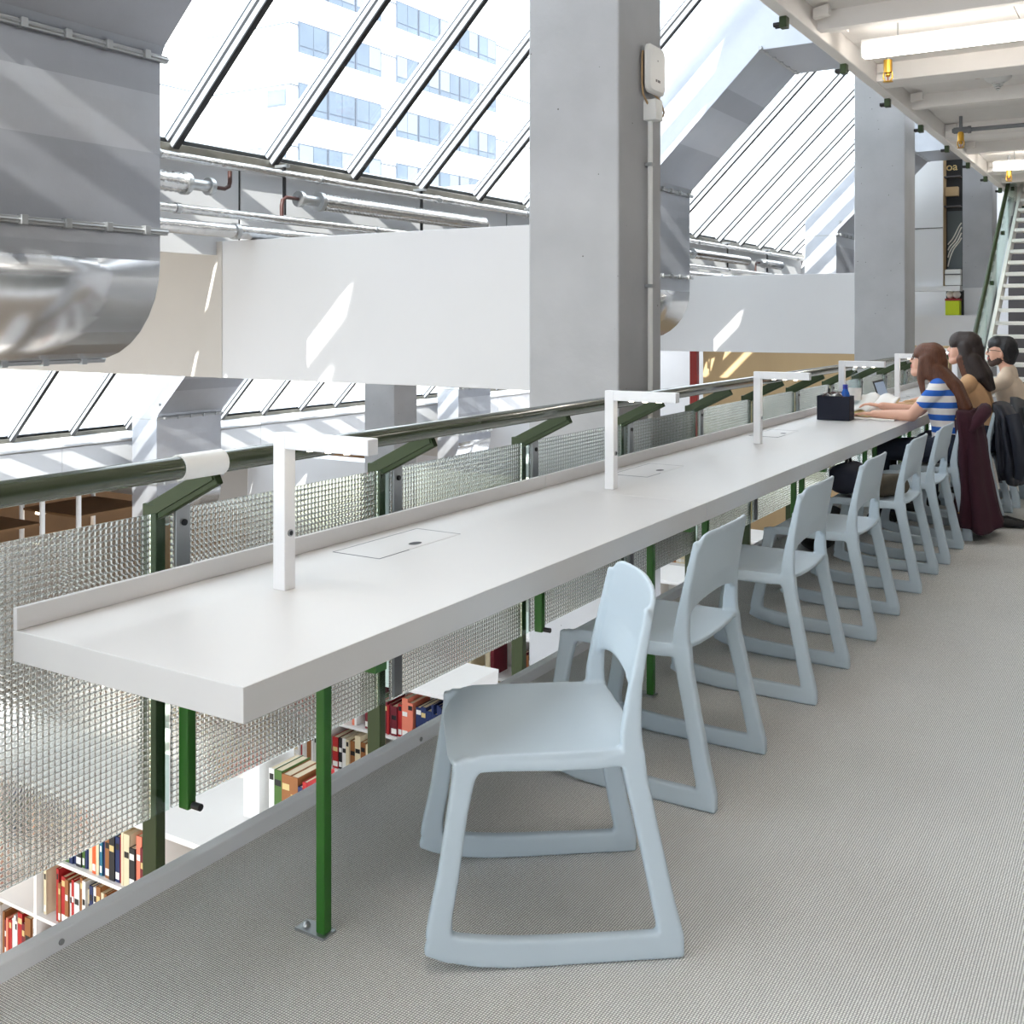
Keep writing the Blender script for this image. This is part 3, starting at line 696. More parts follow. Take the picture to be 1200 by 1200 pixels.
def make_chair():
    e = empty('plastic_chair')
    def splay(o, sy):
        for v in o.data.vertices:
            v.co.y += sy * (.462 - v.co.z) * .045 if v.co.z < .47 else -sy * (v.co.z - .47) * .05
        return o
    def strip(path, ws):
        """outline polygon of a bar in the xz plane following path with half widths ws"""
        L, R = [], []
        for i, p in enumerate(path):
            a = path[max(i - 1, 0)]; b = path[min(i + 1, len(path) - 1)]
            dx, dz = b[0] - a[0], b[1] - a[1]; l = math.hypot(dx, dz); nx, nz = -dz / l, dx / l
            L.append((p[0] + nx * ws[i], p[1] + nz * ws[i])); R.append((p[0] - nx * ws[i], p[1] - nz * ws[i]))
        return L + R[::-1]
    def bar(name, path, ws, sy, th=.026, inset=0, parent=e):
        poly = strip(path, ws); y1 = sy * (.235 - inset); y0 = y1 - sy * th
        n = len(path); b = MB(); m = len(poly)
        v = [(x, y0, z) for x, z in poly] + [(x, y1, z) for x, z in poly]
        f = []
        for i in range(n - 1):
            f += [(i, i + 1, m - 2 - i, m - 1 - i), (m + i, 2 * m - 1 - i, 2 * m - 2 - i, m + i + 1)]
        for i in range(m): f.append((i, m + i, m + (i + 1) % m, (i + 1) % m))
        o = b.add(v, f).build(name, 'chair', parent, .006, seg=3); splay(o, sy)
        return o
    for s in (-1, 1):
        bar('runner', [(-.290, .066), (-.245, .051), (-.17, .038), (-.10, .032), (-.02, .030), (.12, .029), (.286, .029)], [.026, .029, .031, .031, .030, .029, .029], s, .030)
        bar('front_leg', [(-.264, .07), (-.259, .12), (-.243, .20), (-.222, .34), (-.208, .415), (-.200, .445)], [.030, .026, .024, .023, .026, .034], s, .032)
        bar('rear_leg', [(.260, .03), (.254, .06), (.240, .12), (.206, .28), (.180, .40), (.170, .46)], [.026, .028, .026, .025, .026, .030], s, .032)
        bar('upright', [(.172, .445), (.170, .50), (.176, .56), (.184, .62), (.194, .68), (.206, .74), (.211, .772)], [.028, .024, .019, .014, .011, .009, .007], s, .026, .002)
        bar('side_rail', [(-.215, .442), (-.12, .438), (0, .434), (.10, .436), (.175, .446)], [.016, .012, .012, .013, .018], s, .026)
    # seat shell: dished, with a rolled front edge and raised rear corners
    def seat(u, v):
        x = -.238 + .43 * u; w = .232 - .022 * (max(0, .14 - u) / .14) ** 2 - .02 * max(0, u - .75)
        t = 2 * v - 1; y = w * t
        z = .452 - .016 * (1 - t * t) * math.sin(PI * min(1, u * 1.05)) + .006 * abs(t) ** 3
        if u < .2: z -= .9 * (.2 - u) ** 2; 
        z += .03 * max(0, u - .8) ** 1.5
        # waist between the uprights
        return (x + .012 * (1 - t * t) * (1 if u > .9 else 0) + .03 * abs(t) ** 6 * max(0, .12 - u) / .12, y, z)
    MB().grid(seat, 20, 16).build('seat', 'chair', e, .003, .014)
    # backrest: curved panel with arched lower edge and rounded top
    def back(u, v):
        t = 2 * v - 1
        z0 = .545 + .040 * (1 - t * t) ** .8 - .02 * abs(t) ** 6
        z1 = .802 - .010 * t * t - .045 * max(0, abs(t) - .82) ** 2 / .0324
        z = z0 + (z1 - z0) * u
        w = .2335 - .05 * max(0, z - .47)
        x = .178 + .26 * max(0, z - .56) ** 1.3 + .028 * (1 - t * t) * min(1, max(0, (z - .56) / .1)) + .006
        return (x, w * t, z)
    MB().grid(back, 12, 18).build('backrest', 'chair', e, .003, .014)
    return mould(e)
chair0 = make_chair()
fwd = math.atan2(.61, .79)
spots = [(-1.297, 2.262, fwd, 'pale blue plastic chair turned askew beside the first green desk leg'),
         (-1.398, 3.176, .02, 'pale blue plastic chair tucked in behind the askew chair'),
         (-1.385, 4.195, 0.0, 'pale blue plastic chair third along the desk from its bare end'),
         (-1.378, 5.12, .0, 'pale blue plastic chair fourth along the desk, before the one holding a backpack'),
         (-1.368, 6.09, .0, 'pale blue plastic chair with a dark backpack on its seat'),
         (-1.355, 6.87, .0, 'empty pale blue plastic chair beside the woman in the striped shirt'),
         (-1.345, 7.64, .0, 'pale blue plastic chair under the woman in the striped shirt, plum coat over its back'),
         (-1.245, 8.39, .0, 'pale blue plastic chair under the woman in the camel shirt, black jacket over its back'),
         (-1.22, 9.12, .0, 'pale blue plastic chair under the man, charcoal coat over its back')]
chairs = []
for i, (x, y, r, l) in enumerate(spots):
    c = chair0 if i == 0 else clone_fast(chair0)
    c.location = (x, y, 0.001); c.rotation_euler = (0, 0, r); tag(c, l, 'chair', 'pale blue chairs along the desk'); chairs.append(c)

# ================================================================ BOOKCASES AND BOOKS BELOW
BC = [('red', srgb(176, 34, 36)), ('dark blue', srgb(30, 46, 92)), ('white', srgb(232, 230, 226)), ('brown', srgb(150, 96, 52)), ('green', srgb(72, 106, 44)),
      ('teal', srgb(40, 110, 136)), ('orange', srgb(224, 96, 44)), ('cream', srgb(226, 212, 178)), ('black', srgb(34, 34, 38)), ('maroon', srgb(112, 26, 40)), ('salmon', srgb(232, 132, 106))]
for n_, c_ in BC: M['book_' + n_] = mat('cloth_cover_' + n_.replace(' ', '_'), c_, .6, vary=.05, vscale=20)
def make_book(cname, x, y, z, th, dep, h, label, group, lie=False, tilt=0, bands=True):
    e = empty('book', (x, y, z)); tag(e, label, 'book', group)
    b = MB(); b.box(0, .003, 0, dep, 0, h); b.box(th - .003, th, 0, dep, 0, h); b.box(0, th, -.003, .003, 0, h)
    b.build('cover', 'book_' + cname, e)
    box('pages', 'paper', (.003, th - .003, .003, dep - .004, .004, h - .004), e)
    if bands and th > .018:
        k = random.choice([.72, .8, .55])
        box('title_band', random.choice(['page', 'yellow', 'dark']) if cname not in ('white', 'cream') else 'dark', (.004, th - .004, -.0036, -.003, h * k, h * k + .03), e)
        if random.random() < .5: box('call_number', 'page', (.003, th - .003, -.0037, -.003, .015, .05), e)
    if tilt: e.rotation_euler = (0, tilt, 0)
    return e
TOPZ = -1.05
def bookcase(y, x0, x1, label, where, fills):
    e = empty('bookcase', (x0, y, -2.88)); tag(e, label, 'bookcase', 'white bookcases in the hall below')
    L = x1 - x0; D = .62; H = TOPZ + 2.88
    box('top_board', 'shelf', (0, L, -.01, D + .01, H - .03, H), e, .002)
    box('centre_panel', 'shelf', (0, L, D / 2 - .008, D / 2 + .008, .05, H - .03), e)
    nb = max(1, round(L / .95))
    for k in range(nb + 1):
        xx = L * k / nb; box('upright', 'shelf', (max(0, xx - .012), min(L, xx + .012), 0, D, 0, H - .03), e)
    for k in range(5):
        z = H - .03 - .335 * (k + 1)
        for a, b in ((.002, D / 2 - .01), (D / 2 + .01, D - .002)): box('shelf', 'shelf', (.012, L - .012, a, b, z - .02, z), e)
    for (k, xa, xb, pal, gap) in fills:
        z = TOPZ - .03 - .335 * k + .0005 if k else TOPZ + .0005
        x = xb
        while x > xa:
            cn = random.choice(pal); th = random.choice([.018, .022, .028, .034, .042, .05]); h = random.uniform(.2, .285)
            if random.random() < gap: x -= random.uniform(.05, .2); continue
            # keep clear of the uprights
            for q in range(nb + 1):
                xx = x0 + L * q / nb
                if x - th < xx + .014 and x > xx - .014: x = xx - .015
            if x - th < xa: break
            rowname = ['on the bookcase top', 'on the top bookcase shelf', 'on the second bookcase shelf', 'on the third bookcase shelf'][k]
            make_book(cn, x - th, y + .02 + random.uniform(0, .015), z, th - .001, .2, h, '%s book %s %s' % (cn, rowname, where), 'books on the shelves below the gallery')
            x -= th
    return e
ALLC = [n for n, _ in BC]
bookcase(3.53, -7.0, -3.3, 'white double-sided bookcase below the kerb by the bare desk end', 'below the bare desk end',
         [(1, -5.6, -3.4, ALLC + ['white', 'white'], .03), (2, -5.3, -4.2, ['dark blue', 'brown', 'cream', 'white', 'red'], .12), (2, -6.4, -6.0, ALLC, .1), (3, -6.6, -4.9, ['red', 'brown', 'maroon', 'white', 'salmon'], .05)])
bookcase(5.77, -7.2, -4.03, 'white bookcase holding a run of dark blue volumes, below the desk', 'below the first green desk leg',
         [(1, -4.33, -4.05, ['dark blue'], 0), (1, -4.62, -4.34, ['red', 'orange', 'maroon', 'salmon'], .0), (1, -6.4, -4.68, ALLC, .1), (2, -6.4, -4.1, ['cream', 'brown', 'white', 'black', 'red'], .1)])
bookcase(7.15, -7.4, -3.3, 'white bookcase with an open bare top, seen below the askew chair', 'below the askew chair',
         [(1, -5.6, -3.5, ALLC, .1), (2, -5.6, -3.9, ALLC, .2)])
bookcase(9.4, -7.6, -3.3, 'white bookcase mostly hidden by the glass, farther along the desk', 'farther along the desk', [(1, -5.3, -3.5, ['brown', 'orange', 'cream', 'black'], .1)])
bookcase(11.6, -7.8, -3.3, 'white bookcase far along the hall beyond the concrete column', 'far along the hall', [(1, -5.0, -3.5, ['brown', 'orange', 'cream', 'black'], .1)])
# books and a box file on top of the first bookcase, a lone blue binder on its lower shelf
x = -3.52
for cn, th, h in (('red', .026, .25), ('dark blue', .03, .22), ('brown', .05, .26), ('brown', .055, .26), ('green', .05, .27), ('white', .035, .27)):
    make_book(cn, x - th, 3.86, TOPZ + .0005, th - .001, .2, h, '%s book standing on top of the bookcase below the bare desk end' % cn, 'books on the bookcase top'); x -= th
e = empty('magazine_box', (x - .16, 3.84, TOPZ)); tag(e, 'white cardboard magazine box on top of the bookcase', 'box file')
box('body', 'plastic_white', (0, .11, 0, .25, 0, .28), e, .003); box('slot', 'paper', (.015, .095, .02, .23, .275, .282), e)
box('spine_label', 'page', (.02, .09, -.002, 0, .1, .2), e)

# ================================================================ GALLERY FIXTURES
def luminaire(x, y, label):
    e = empty('batten_luminaire', (x, y, 3.345)); tag(e, label, 'ceiling lamp', 'batten luminaires')
    box('diffuser', 'tube', (.012, 1.48, -.055, .055, 0, .10), e, .015)
    box('end_cap', 'plastic_white', (0, .012, -.058, .058, -.002, .105), e, .004); box('end_cap', 'plastic_white', (1.48, 1.492, -.058, .058, -.002, .105), e, .004)
    box('housing', 'plastic_white', (0, 1.49, -.045, .045, .10, .125), e)
    for xx in (.25, 1.2): MB().tube([(xx, 0, .125), (xx, 0, .25)], .006, 8).build('suspension', 'steel', e)
for y, l in ((-5.2, 'glowing batten luminaire behind the viewpoint end of the gallery'), (1.4, 'glowing batten luminaire above the bare desk end'), (8.03, 'long glowing batten luminaire with a brass sprinkler right beside it'), (15.0, 'glowing batten luminaire above the foot of the stairs')):
    luminaire(-1.9, y, l)
    luminaire(1.2, y, l.replace('glowing', 'second glowing') + ', over the aisle')
def sprinkler(x, y, label, z=3.42):
    e = empty('sprinkler', (x, y, z)); e.scale = (1.5, 1.5, 1.3); tag(e, label, 'sprinkler', 'brass sprinklers')
    MB().tube([(0, 0, 0), (0, 0, -.075)], .022, 12).build('socket', 'brass', e)
    MB().lathe([(.001, -.10), (.012, -.098), (.014, -.085), (.010, -.075)], (0, 0, 0), 10).build('nozzle', 'brass', e)
    for s in (-1, 1): MB().tube([(s * .020, 0, -.07), (s * .022, 0, -.105), (s * .012, 0, -.125)], .004, 6).build('frame_arm', 'brass', e)
    MB().lathe([(.001, -.128), (.026, -.126), (.026, -.130), (.001, -.131)], (0, 0, 0), 12).build('deflector', 'brass', e)
    MB().tube([(0, 0, -.098), (0, 0, -.124)], .003, 6).build('glass_bulb', 'red', e)
    MB().tube([(0, 0, 0), (0, 0, .13)], .012, 8).build('drop_pipe', 'grey_pipe', e)
sprinkler(-1.82, 8.5, 'brass sprinkler beside the long glowing luminaire')
sprinkler(-1.86, 12.18, 'brass sprinkler hanging from the grey conduit tee')
sprinkler(-1.75, 15.3, 'brass sprinkler above the foot of the stairs', 3.40)
e = empty('sprinkler_pipe', (-1.86, 12.18, 3.44)); tag(e, 'grey sprinkler pipe with tee fitting across the ceiling ribs', 'pipe')
MB().tube([(.06, 0, 0), (4.5, 0, 0)], .022, 12).build('run', 'grey_pipe', e)
MB().tube([(-.07, 0, 0), (.07, 0, 0)], .034, 12).build('tee', 'grey_pipe', e); MB().tube([(.07, 0, 0), (.10, 0, 0)], .04, 12).build('collar', 'grey_pipe', e)
MB().tube([(-.085, 0, 0), (-.07, 0, 0)], .024, 8).build('plug', 'grey_pipe', e)
e = empty('smoke_detector', (-1.27, 10.33, 3.60)); tag(e, 'white cone smoke detector with slotted tip on the ceiling', 'smoke detector')
MB().lathe([(.001, 0), (.115, 0), (.115, -.03), (.09, -.055), (.055, -.075)], (0, 0, 0), 24).build('base', 'plastic_white', e)
for k in range(4):
    r = .052 - .012 * k; z = -.08 - .018 * k
    MB().lathe([(.001, z + .006), (r, z + .006), (r, z - .002), (r - .006, z - .006), (.001, z - .006)], (0, 0, 0), 20).build('fin', 'plastic_white', e)
MB().lathe([(.001, -.07), (.03, -.07), (.008, -.14), (.001, -.14)], (0, 0, 0), 14).build('core', 'black', e)
box('indicator', 'red', (-.19, -.15, -.012, .012, -.016, 0), e); box('indicator_plate', 'plastic_white', (-.21, -.11, -.03, .03, -.01, 0), e)
# wireless access point, junction box and conduit on the column's aisle face
CX = -2.67
def colpt(u, v, x=CX):
    r = (u - 600) / F_PX; dz = (374 - v) / F_PX
    X = -.5224 + .8527 * r; Y = .8527 + .5224 * r; z = x / X
    return (x, Y * z, 1.43 + dz * z)
e = empty('access_point', (CX, 5.94, 2.93)); tag(e, 'white rounded wireless access point on the concrete column', 'access point')
def rrect(w, h, r, n=6):
    pts = []
    for cx, cz, a0 in ((w - r, h - r, 0), (-w + r, h - r, 90), (-w + r, -h + r, 180), (w - r, -h + r, 270)):
        for k in range(n + 1):
            a = math.radians(a0 + 90 * k / n); pts.append((cx + r * math.cos(a), cz + r * math.sin(a)))
    return pts
def plate(w, h, r, x0, x1, dome=0):
    p = rrect(w, h, r); n = len(p); v = [(x0, y, z) for y, z in p] + [(x1, y, z) for y, z in p] + [(x1 + .012, y * .86, z * .88) for y, z in p]
    f = [tuple(range(n)), tuple(range(2 * n, 3 * n))] + [(i, (i + 1) % n, n + (i + 1) % n, n + i) for i in range(n)] + [(n + i, n + (i + 1) % n, 2 * n + (i + 1) % n, 2 * n + i) for i in range(n)]
    return MB().add(v, f)
plate(.125, .145, .045, .03, .05).build('housing', 'plastic_white', e, .003)
plate(.10, .11, .03, 0.0, .02).build('mount', 'grey_dark', e)
for dy in (-.03, -.018, 0, .012, .024): box('logo_mark', 'grey_dark', (.0615, .063, dy, dy + .008, -.075, -.060), e)
box('status_light', 'grey_dark', (.0615, .063, -.004, .004, .05, .058), e)
MB().tube([(.012, -.11, .1), (.018, -.133, .06), (.018, -.133, -.1), (.02, -.12, -.16), (.03, -.07, -.22)], .006, 6).build('cable', 'cable', e)
MB().tube([(.02, .02, -.13), (.04, .09, -.17), (.05, .12, -.235), (.05, .10, -.262), (.05, .03, -.262)], .006, 6).build('cable', 'cable', e)
e = empty('junction_box', (CX, 5.91, 2.62)); tag(e, 'small white junction box below the access point', 'junction box')
box('body', 'plastic_white', (0, .085, -.05, .05, 0, .125), e, .006); MB().tube([(.045, .05, .06), (.045, .062, .06)], .012, 10).build('gland', 'cable', e)
e = empty('conduit', (CX, 5.91, 0)); tag(e, 'thin white conduit running down the concrete column', 'conduit')
MB().tube([(.025, 0, 2.62), (.025, 0, -1.5)], .0155, 10).build('run', 'plastic_white', e)
for z in (2.35, 1.62, .9): box('clip', 'steel', (0, .045, -.025, .025, z, z + .02), e)

# ================================================================ STAIRS
st = empty('staircase', (-2.0, 13.77, 0)); tag(st, 'white open-riser staircase with glass balustrade rising to the upper gallery', 'staircase')
N = 20; RISE = 3.5 / N; GO = .262
for k in range(N):
    box('tread', 'rib', (.05, 1.45, GO * k, GO * k + .29, RISE * (k + 1) - .05, RISE * (k + 1)), st, .004)
ln = Vector((0, GO * N, RISE * N)); dv = ln.normalized(); nv = Vector((0, -dv.z, dv.y))
for x in (.02, 1.48):
    MB().obox(Vector((x, 0, .02)) + ln / 2, (.022, 0, 0), ln / 2, nv * .11).build('stringer', 'rib', st, .003)
for k in range(4):
    a = ln * (.1 + .22 * k); b = ln * (.1 + .22 * (k + 1) - .004)
    v = []
    for x in (-.05, -.04): v += [Vector((x, 0, .0)) + a, Vector((x, 0, 0)) + b, Vector((x, 0, .72)) + b, Vector((x, 0, .72)) + a]
    MB().add(v, [(0, 1, 2, 3), (7, 6, 5, 4), (0, 4, 5, 1), (1, 5, 6, 2), (2, 6, 7, 3), (3, 7, 4, 0)]).build('glass_panel', 'stair_glass', st)
    box('glass_fixing', 'olive', (-.07, -.02, (a.y + b.y) / 2 - .03, (a.y + b.y) / 2 + .03, (a.z + b.z) / 2 + .4, (a.z + b.z) / 2 + .46), st)
MB().tube([Vector((-.06, .2, .70)) + Vector((0, 0, .13)), Vector((-.06, 0, .74)) + ln * .98], .03, 12).build('handrail', 'olive', st)
# objects behind the stairs
e = empty('door_panel', (-1.75, 22.6, 0)); tag(e, 'orange door leaf between white posts behind the stairs', 'door')
box('leaf', 'orange', (0, .2, 0, .06, 0, 3.0), e, .005); box('post', 'white_wall', (.25, .42, -.03, .08, 0, 3.2), e); box('post', 'white_wall', (-.25, -.08, -.03, .08, 0, 3.2), e)
# display cabinet past the gable wall
e = empty('display_cabinet', (-3.42, 20.35, 2.02)); tag(e, 'tall dark display cabinet with a grey wave poster beside the gable wall', 'cabinet')
box('back_panel', 'black', (0, .3, .25, .28, 0, 2.7), e); box('side_panel', 'tan_wall', (0, .03, 0, .28, 0, 2.7), e)
for z in (.2, 1.42, 1.95): box('shelf', 'grey_dark', (.03, .3, 0, .25, z, z + .02), e)
box('crate', 'tan_wall', (.04, .25, .06, .22, 1.62, 1.78), e)
p = box('poster', 'poster', (.05, .3, .235, .245, .32, 1.36), e)
for k in range(4):
    pts = [(.06 + .23 * t, .23, .36 + .13 * k + .55 * t ** .8 * (1 - .12 * k) + .04 * math.sin(5 * t + k)) for t in [i / 10 for i in range(11)]]
    MB().tube(pts, .012, 6).build('wave_line', 'page', p)
box('box', 'plastic_white', (.04, .3, .03, .2, .22 - .2, .3), e)
cu_ = bpy.data.curves.new('sign_letters', 'FONT'); cu_.body = 'oa'; cu_.size = .2; cu_.extrude = .01; cu_.materials.append(M['yellow'])
tq = bpy.data.objects.new('tmp', cu_); COL.objects.link(tq); dgq = bpy.context.evaluated_depsgraph_get(); dgq.update()
lm = bpy.data.meshes.new_from_object(tq.evaluated_get(dgq)); bpy.data.objects.remove(tq)
to = bpy.data.objects.new('sign_letters', lm); COL.objects.link(to); to.parent = e; to.location = (.05, .1, 2.08); to.rotation_euler = (PI / 2, 0, 0)
e = empty('storage_bin', (-3.38, 20.42, 1.5)); tag(e, 'lime green bin with white balls and red rim beside the column', 'bin')
box('body', 'lime', (0, .24, 0, .2, 0, .26), e, .01); box('rim', 'red', (-.005, .245, -.005, .205, .26, .30), e)
for x in (.07, .18):
    MB().lathe([(.001, -.07), (.05, -.05), (.07, 0), (.05, .05), (.001, .07)], (x, .1, .37), 12).build('ball', 'page', e)
box('backing', 'black', (-.02, .28, .22, .24, 0, .45), e)
# frames at the end of the lower hall
for x, m, l in ((-6.42, 'red', 'dark red door frame post beside the tan wall'), (-7.15, 'brown_wall', 'brown door frame post in the lower hall'), (-7.9, 'dark', 'dark door frame post in the lower hall')):
    e = MB().box(x - .06, x + .06, 16.0, 16.12, -2.88, 1.4).build('frame_post', m, None, .01); tag(e, l, 'post')
# lowest reading room: shelving and lit fittings seen under the handrail
for k, (yy_, lab) in enumerate(((7.5, 'lit metal rack in the lowest reading room, below the parapet'), (9.6, 'lit metal rack beside the brown wall in the lowest reading room'), (11.8, 'lit metal rack under the lower duct'))):
    e = empty('storage_rack', (-17.6, yy_, -5.76)); tag(e, lab, 'rack', 'racks in the lowest reading room')
    for px in (0, 1.6):
        for py in (0, 1.5): MB().tube([(px, py, 0), (px, py, 4.3)], .045, 8).build('post', 'plastic_white', e)
    for z in (2.6, 3.2, 3.75): box('shelf', 'brown_wall', (0, 1.6, 0, 1.5, z, z + .04), e)
    for z in (3.1, 3.65): box('strip_light', 'far_light', (.1, .2, .2, 1.3, z, z + .04), e)

# ================================================================ PEOPLE
def cone_mesh(mb, p0, p1, r0, r1, n=14):
    p0, p1 = Vector(p0), Vector(p1); d = p1 - p0; L = d.length
    d = d.normalized() if L > 1e-6 else Vector((0, 0, 1))
    up = Vector((0, 0, 1)) if abs(d.z) < .9 else Vector((1, 0, 0)); a = d.cross(up).normalized(); b = a.cross(d)
    prof = []
    for k in range(5): t = PI / 2 * (1 - k / 5); prof.append((-r0 * math.sin(t), r0 * math.cos(t)))
    prof.append((0, r0)); prof.append((L, r1))
    for k in range(1, 6): t = PI / 2 * k / 5; prof.append((L + r1 * math.sin(t), r1 * math.cos(t)))
    rings = []
    for s, r in prof:
        r = max(r, 1e-4); rings.append([p0 + d * s + r * (math.cos(2 * PI * k / n) * a + math.sin(2 * PI * k / n) * b) for k in range(n)])
    v = [q for g in rings for q in g]; f = []
    for i in range(len(rings) - 1):
        for k in range(n): f.append((i * n + k, i * n + (k + 1) % n, (i + 1) * n + (k + 1) % n, (i + 1) * n + k))
    f.append(tuple(reversed(range(n)))); f.append(tuple((len(rings) - 1) * n + k for k in range(n)))
    mb.add(v, f)
def blob(name, bones, keys, origin, voxel=.008, smooth=3, parent=None):
    """one continuous skin grown round tapered bones; each bone carries a material key"""
    mb = MB()
    for (p0, p1, r0, r1, k) in bones: cone_mesh(mb, p0, p1, r0, r1)
    me = mb.mesh(name); bm = bmesh.new(); bm.from_mesh(me); bmesh.ops.recalc_face_normals(bm, faces=bm.faces); bm.to_mesh(me); bm.free()
    tmp = bpy.data.objects.new('tmp', me); COL.objects.link(tmp)
    md = tmp.modifiers.new('r', 'REMESH'); md.mode = 'VOXEL'; md.voxel_size = voxel
    if smooth: ms = tmp.modifiers.new('s', 'SMOOTH'); ms.iterations = smooth; ms.factor = .5
    dg = bpy.context.evaluated_depsgraph_get(); dg.update()
    out = bpy.data.meshes.new_from_object(tmp.evaluated_get(dg)); out.name = name
    bpy.data.objects.remove(tmp); bpy.data.meshes.remove(me)
    out.materials.clear()
    for k in keys: out.materials.append(M[k])
    bs = [(Vector(a), Vector(b) - Vector(a), r0, r1, keys.index(k)) for a, b, r0, r1, k in bones]
    for p in out.polygons:
        c = p.center; best = 1e9; mi = 0
        for a, d, r0, r1, k in bs:
            l2 = d.length_squared; t = 0 if l2 < 1e-9 else max(0, min(1, (c - a).dot(d) / l2))
            q = (c - a - d * t).length - (r0 + (r1 - r0) * t)
            if q < best: best = q; mi = k
        p.material_index = mi; p.use_smooth = True
    if parent is None:
        o = bpy.data.objects.new(name, out); COL.objects.link(o); out.transform(Matrix.Translation(-Vector(origin))); o.location = origin
    else:
        o = bpy.data.objects.new(name, out); COL.objects.link(o); out.transform(Matrix.Translation(-Vector(origin))); o.parent = parent
    return o
def hand(B, wrist, dirv, palm_n, key='skin', curl=.35, thumb=1):
    """palm, four unequal bent fingers and a side thumb"""
    w = Vector(wrist); d = Vector(dirv).normalized(); n = Vector(palm_n).normalized(); s = d.cross(n).normalized()
    for k in (-.024, -.008, .008, .024): B.append((w + s * k * .7, w + d * .085 + s * k, .013, .011, key))
    for k, l in ((-.027, .058), (-.009, .072), (.009, .078), (.027, .068)):
        a = w + d * .09 + s * k; m = a + (d * math.cos(curl * .6) + n * math.sin(curl * .6)) * l * .55
        e = m + (d * math.cos(curl * 2) + n * math.sin(curl * 2)) * l * .45
        B.append((a, m, .0088, .0080, key)); B.append((m, e, .0080, .0066, key))
    a = w + d * .03 + s * thumb * .028; m = a + (d * .7 + s * thumb * .75).normalized() * .04; e = m + (d * .95 + s * thumb * .2 + n * .2).normalized() * .03
    B.append((a, m, .011, .0095, key)); B.append((m, e, .0095, .0075, key))
def head(B, c, pitch, skin='skin', beard=None):
    """head facing -x about centre c: skull, jaw, nose, lips, ears"""
    c = Vector(c); cp, sp = math.cos(pitch), math.sin(pitch)
    def T(x, y, z): return c + Vector((x * cp + z * -sp * -1 * 0 + (-z * sp if False else 0), y, 0)) + Vector((0, 0, 0)) + Vector((0, 0, z * cp)) + Vector((z * -sp, 0, x * sp))
    jaw = beard or skin
    B.append((T(.018, 0, .035), T(-.018, 0, .035), .083, .078, skin))
    B.append((T(.03, 0, .01), T(-.01, 0, .0), .076, .072, skin))
    for s in (-1, 1):
        B.append((T(-.045, s * .022, .03), T(-.045, s * .024, -.03), .042, .036, skin))
        B.append((T(-.01, s * .04, -.055), T(-.06, s * .016, -.092), .026, .024, jaw))
        B.append((T(.008, s * .074, .018), T(.014, s * .078, -.022), .012, .009, skin))
        B.append((T(-.072, s * .03, .034), T(-.076, s * .012, .034), .016, .014, skin))
    B.append((T(-.06, 0, -.04), T(-.066, 0, -.088), .036, .026, jaw))
    B.append((T(-.086, 0, .022), T(-.108, 0, -.016), .009, .012, skin))
    for s in (-1, 1): B.append((T(-.096, s * .010, -.018), T(-.092, s * .014, -.018), .008, .007, skin))
    B.append((T(-.092, -.014, -.046), T(-.092, .014, -.046), .0085, .0085, 'lips'))
    B.append((T(-.090, -.012, -.056), T(-.090, .012, -.056), .009, .009, 'lips'))
    return T
def face_bits(parent, T, origin, brow):
    o = Vector(origin)
    for s in (-1, 1):
        q = T(-.079, s * .032, .010) - o
        MB().lathe([(.001, -.0105), (.008, -.006), (.0105, 0), (.008, .006), (.001, .0105)], q, 10).build('eye', 'page', parent)
        q2 = T(-.0868, s * .032, .009) - o
        MB().lathe([(.001, -.005), (.004, -.003), (.005, 0), (.004, .003), (.001, .005)], q2, 8).build('iris', 'black', parent)
        a, b = T(-.090, s * .016, .033) - o, T(-.080, s * .048, .034) - o
        MB().tube([a, (a + b) / 2 + Vector((-.001, 0, .004)), b], .0035, 6).build('eyebrow', brow, parent)
def glasses(parent, T, origin):
    o = Vector(origin); b = MB()
    for s in (-1, 1):
        pts = [T(-.100 + .006 * abs(math.cos(a)), s * .034 + .024 * math.cos(a), .010 + .019 * math.sin(a)) - o for a in [2 * PI * k / 16 for k in range(17)]]
        b.tube(pts, .0022, 6)
        b.tube([T(-.096, s * .058, .016) - o, T(-.04, s * .076, .018) - o, T(.015, s * .083, .014) - o, T(.03, s * .083, -.004) - o], .0022, 6)
    b.tube([T(-.102, -.010, .014) - o, T(-.104, 0, .017) - o, T(-.102, .010, .014) - o], .0022, 6)
    return b.build('glasses', 'dark', parent)
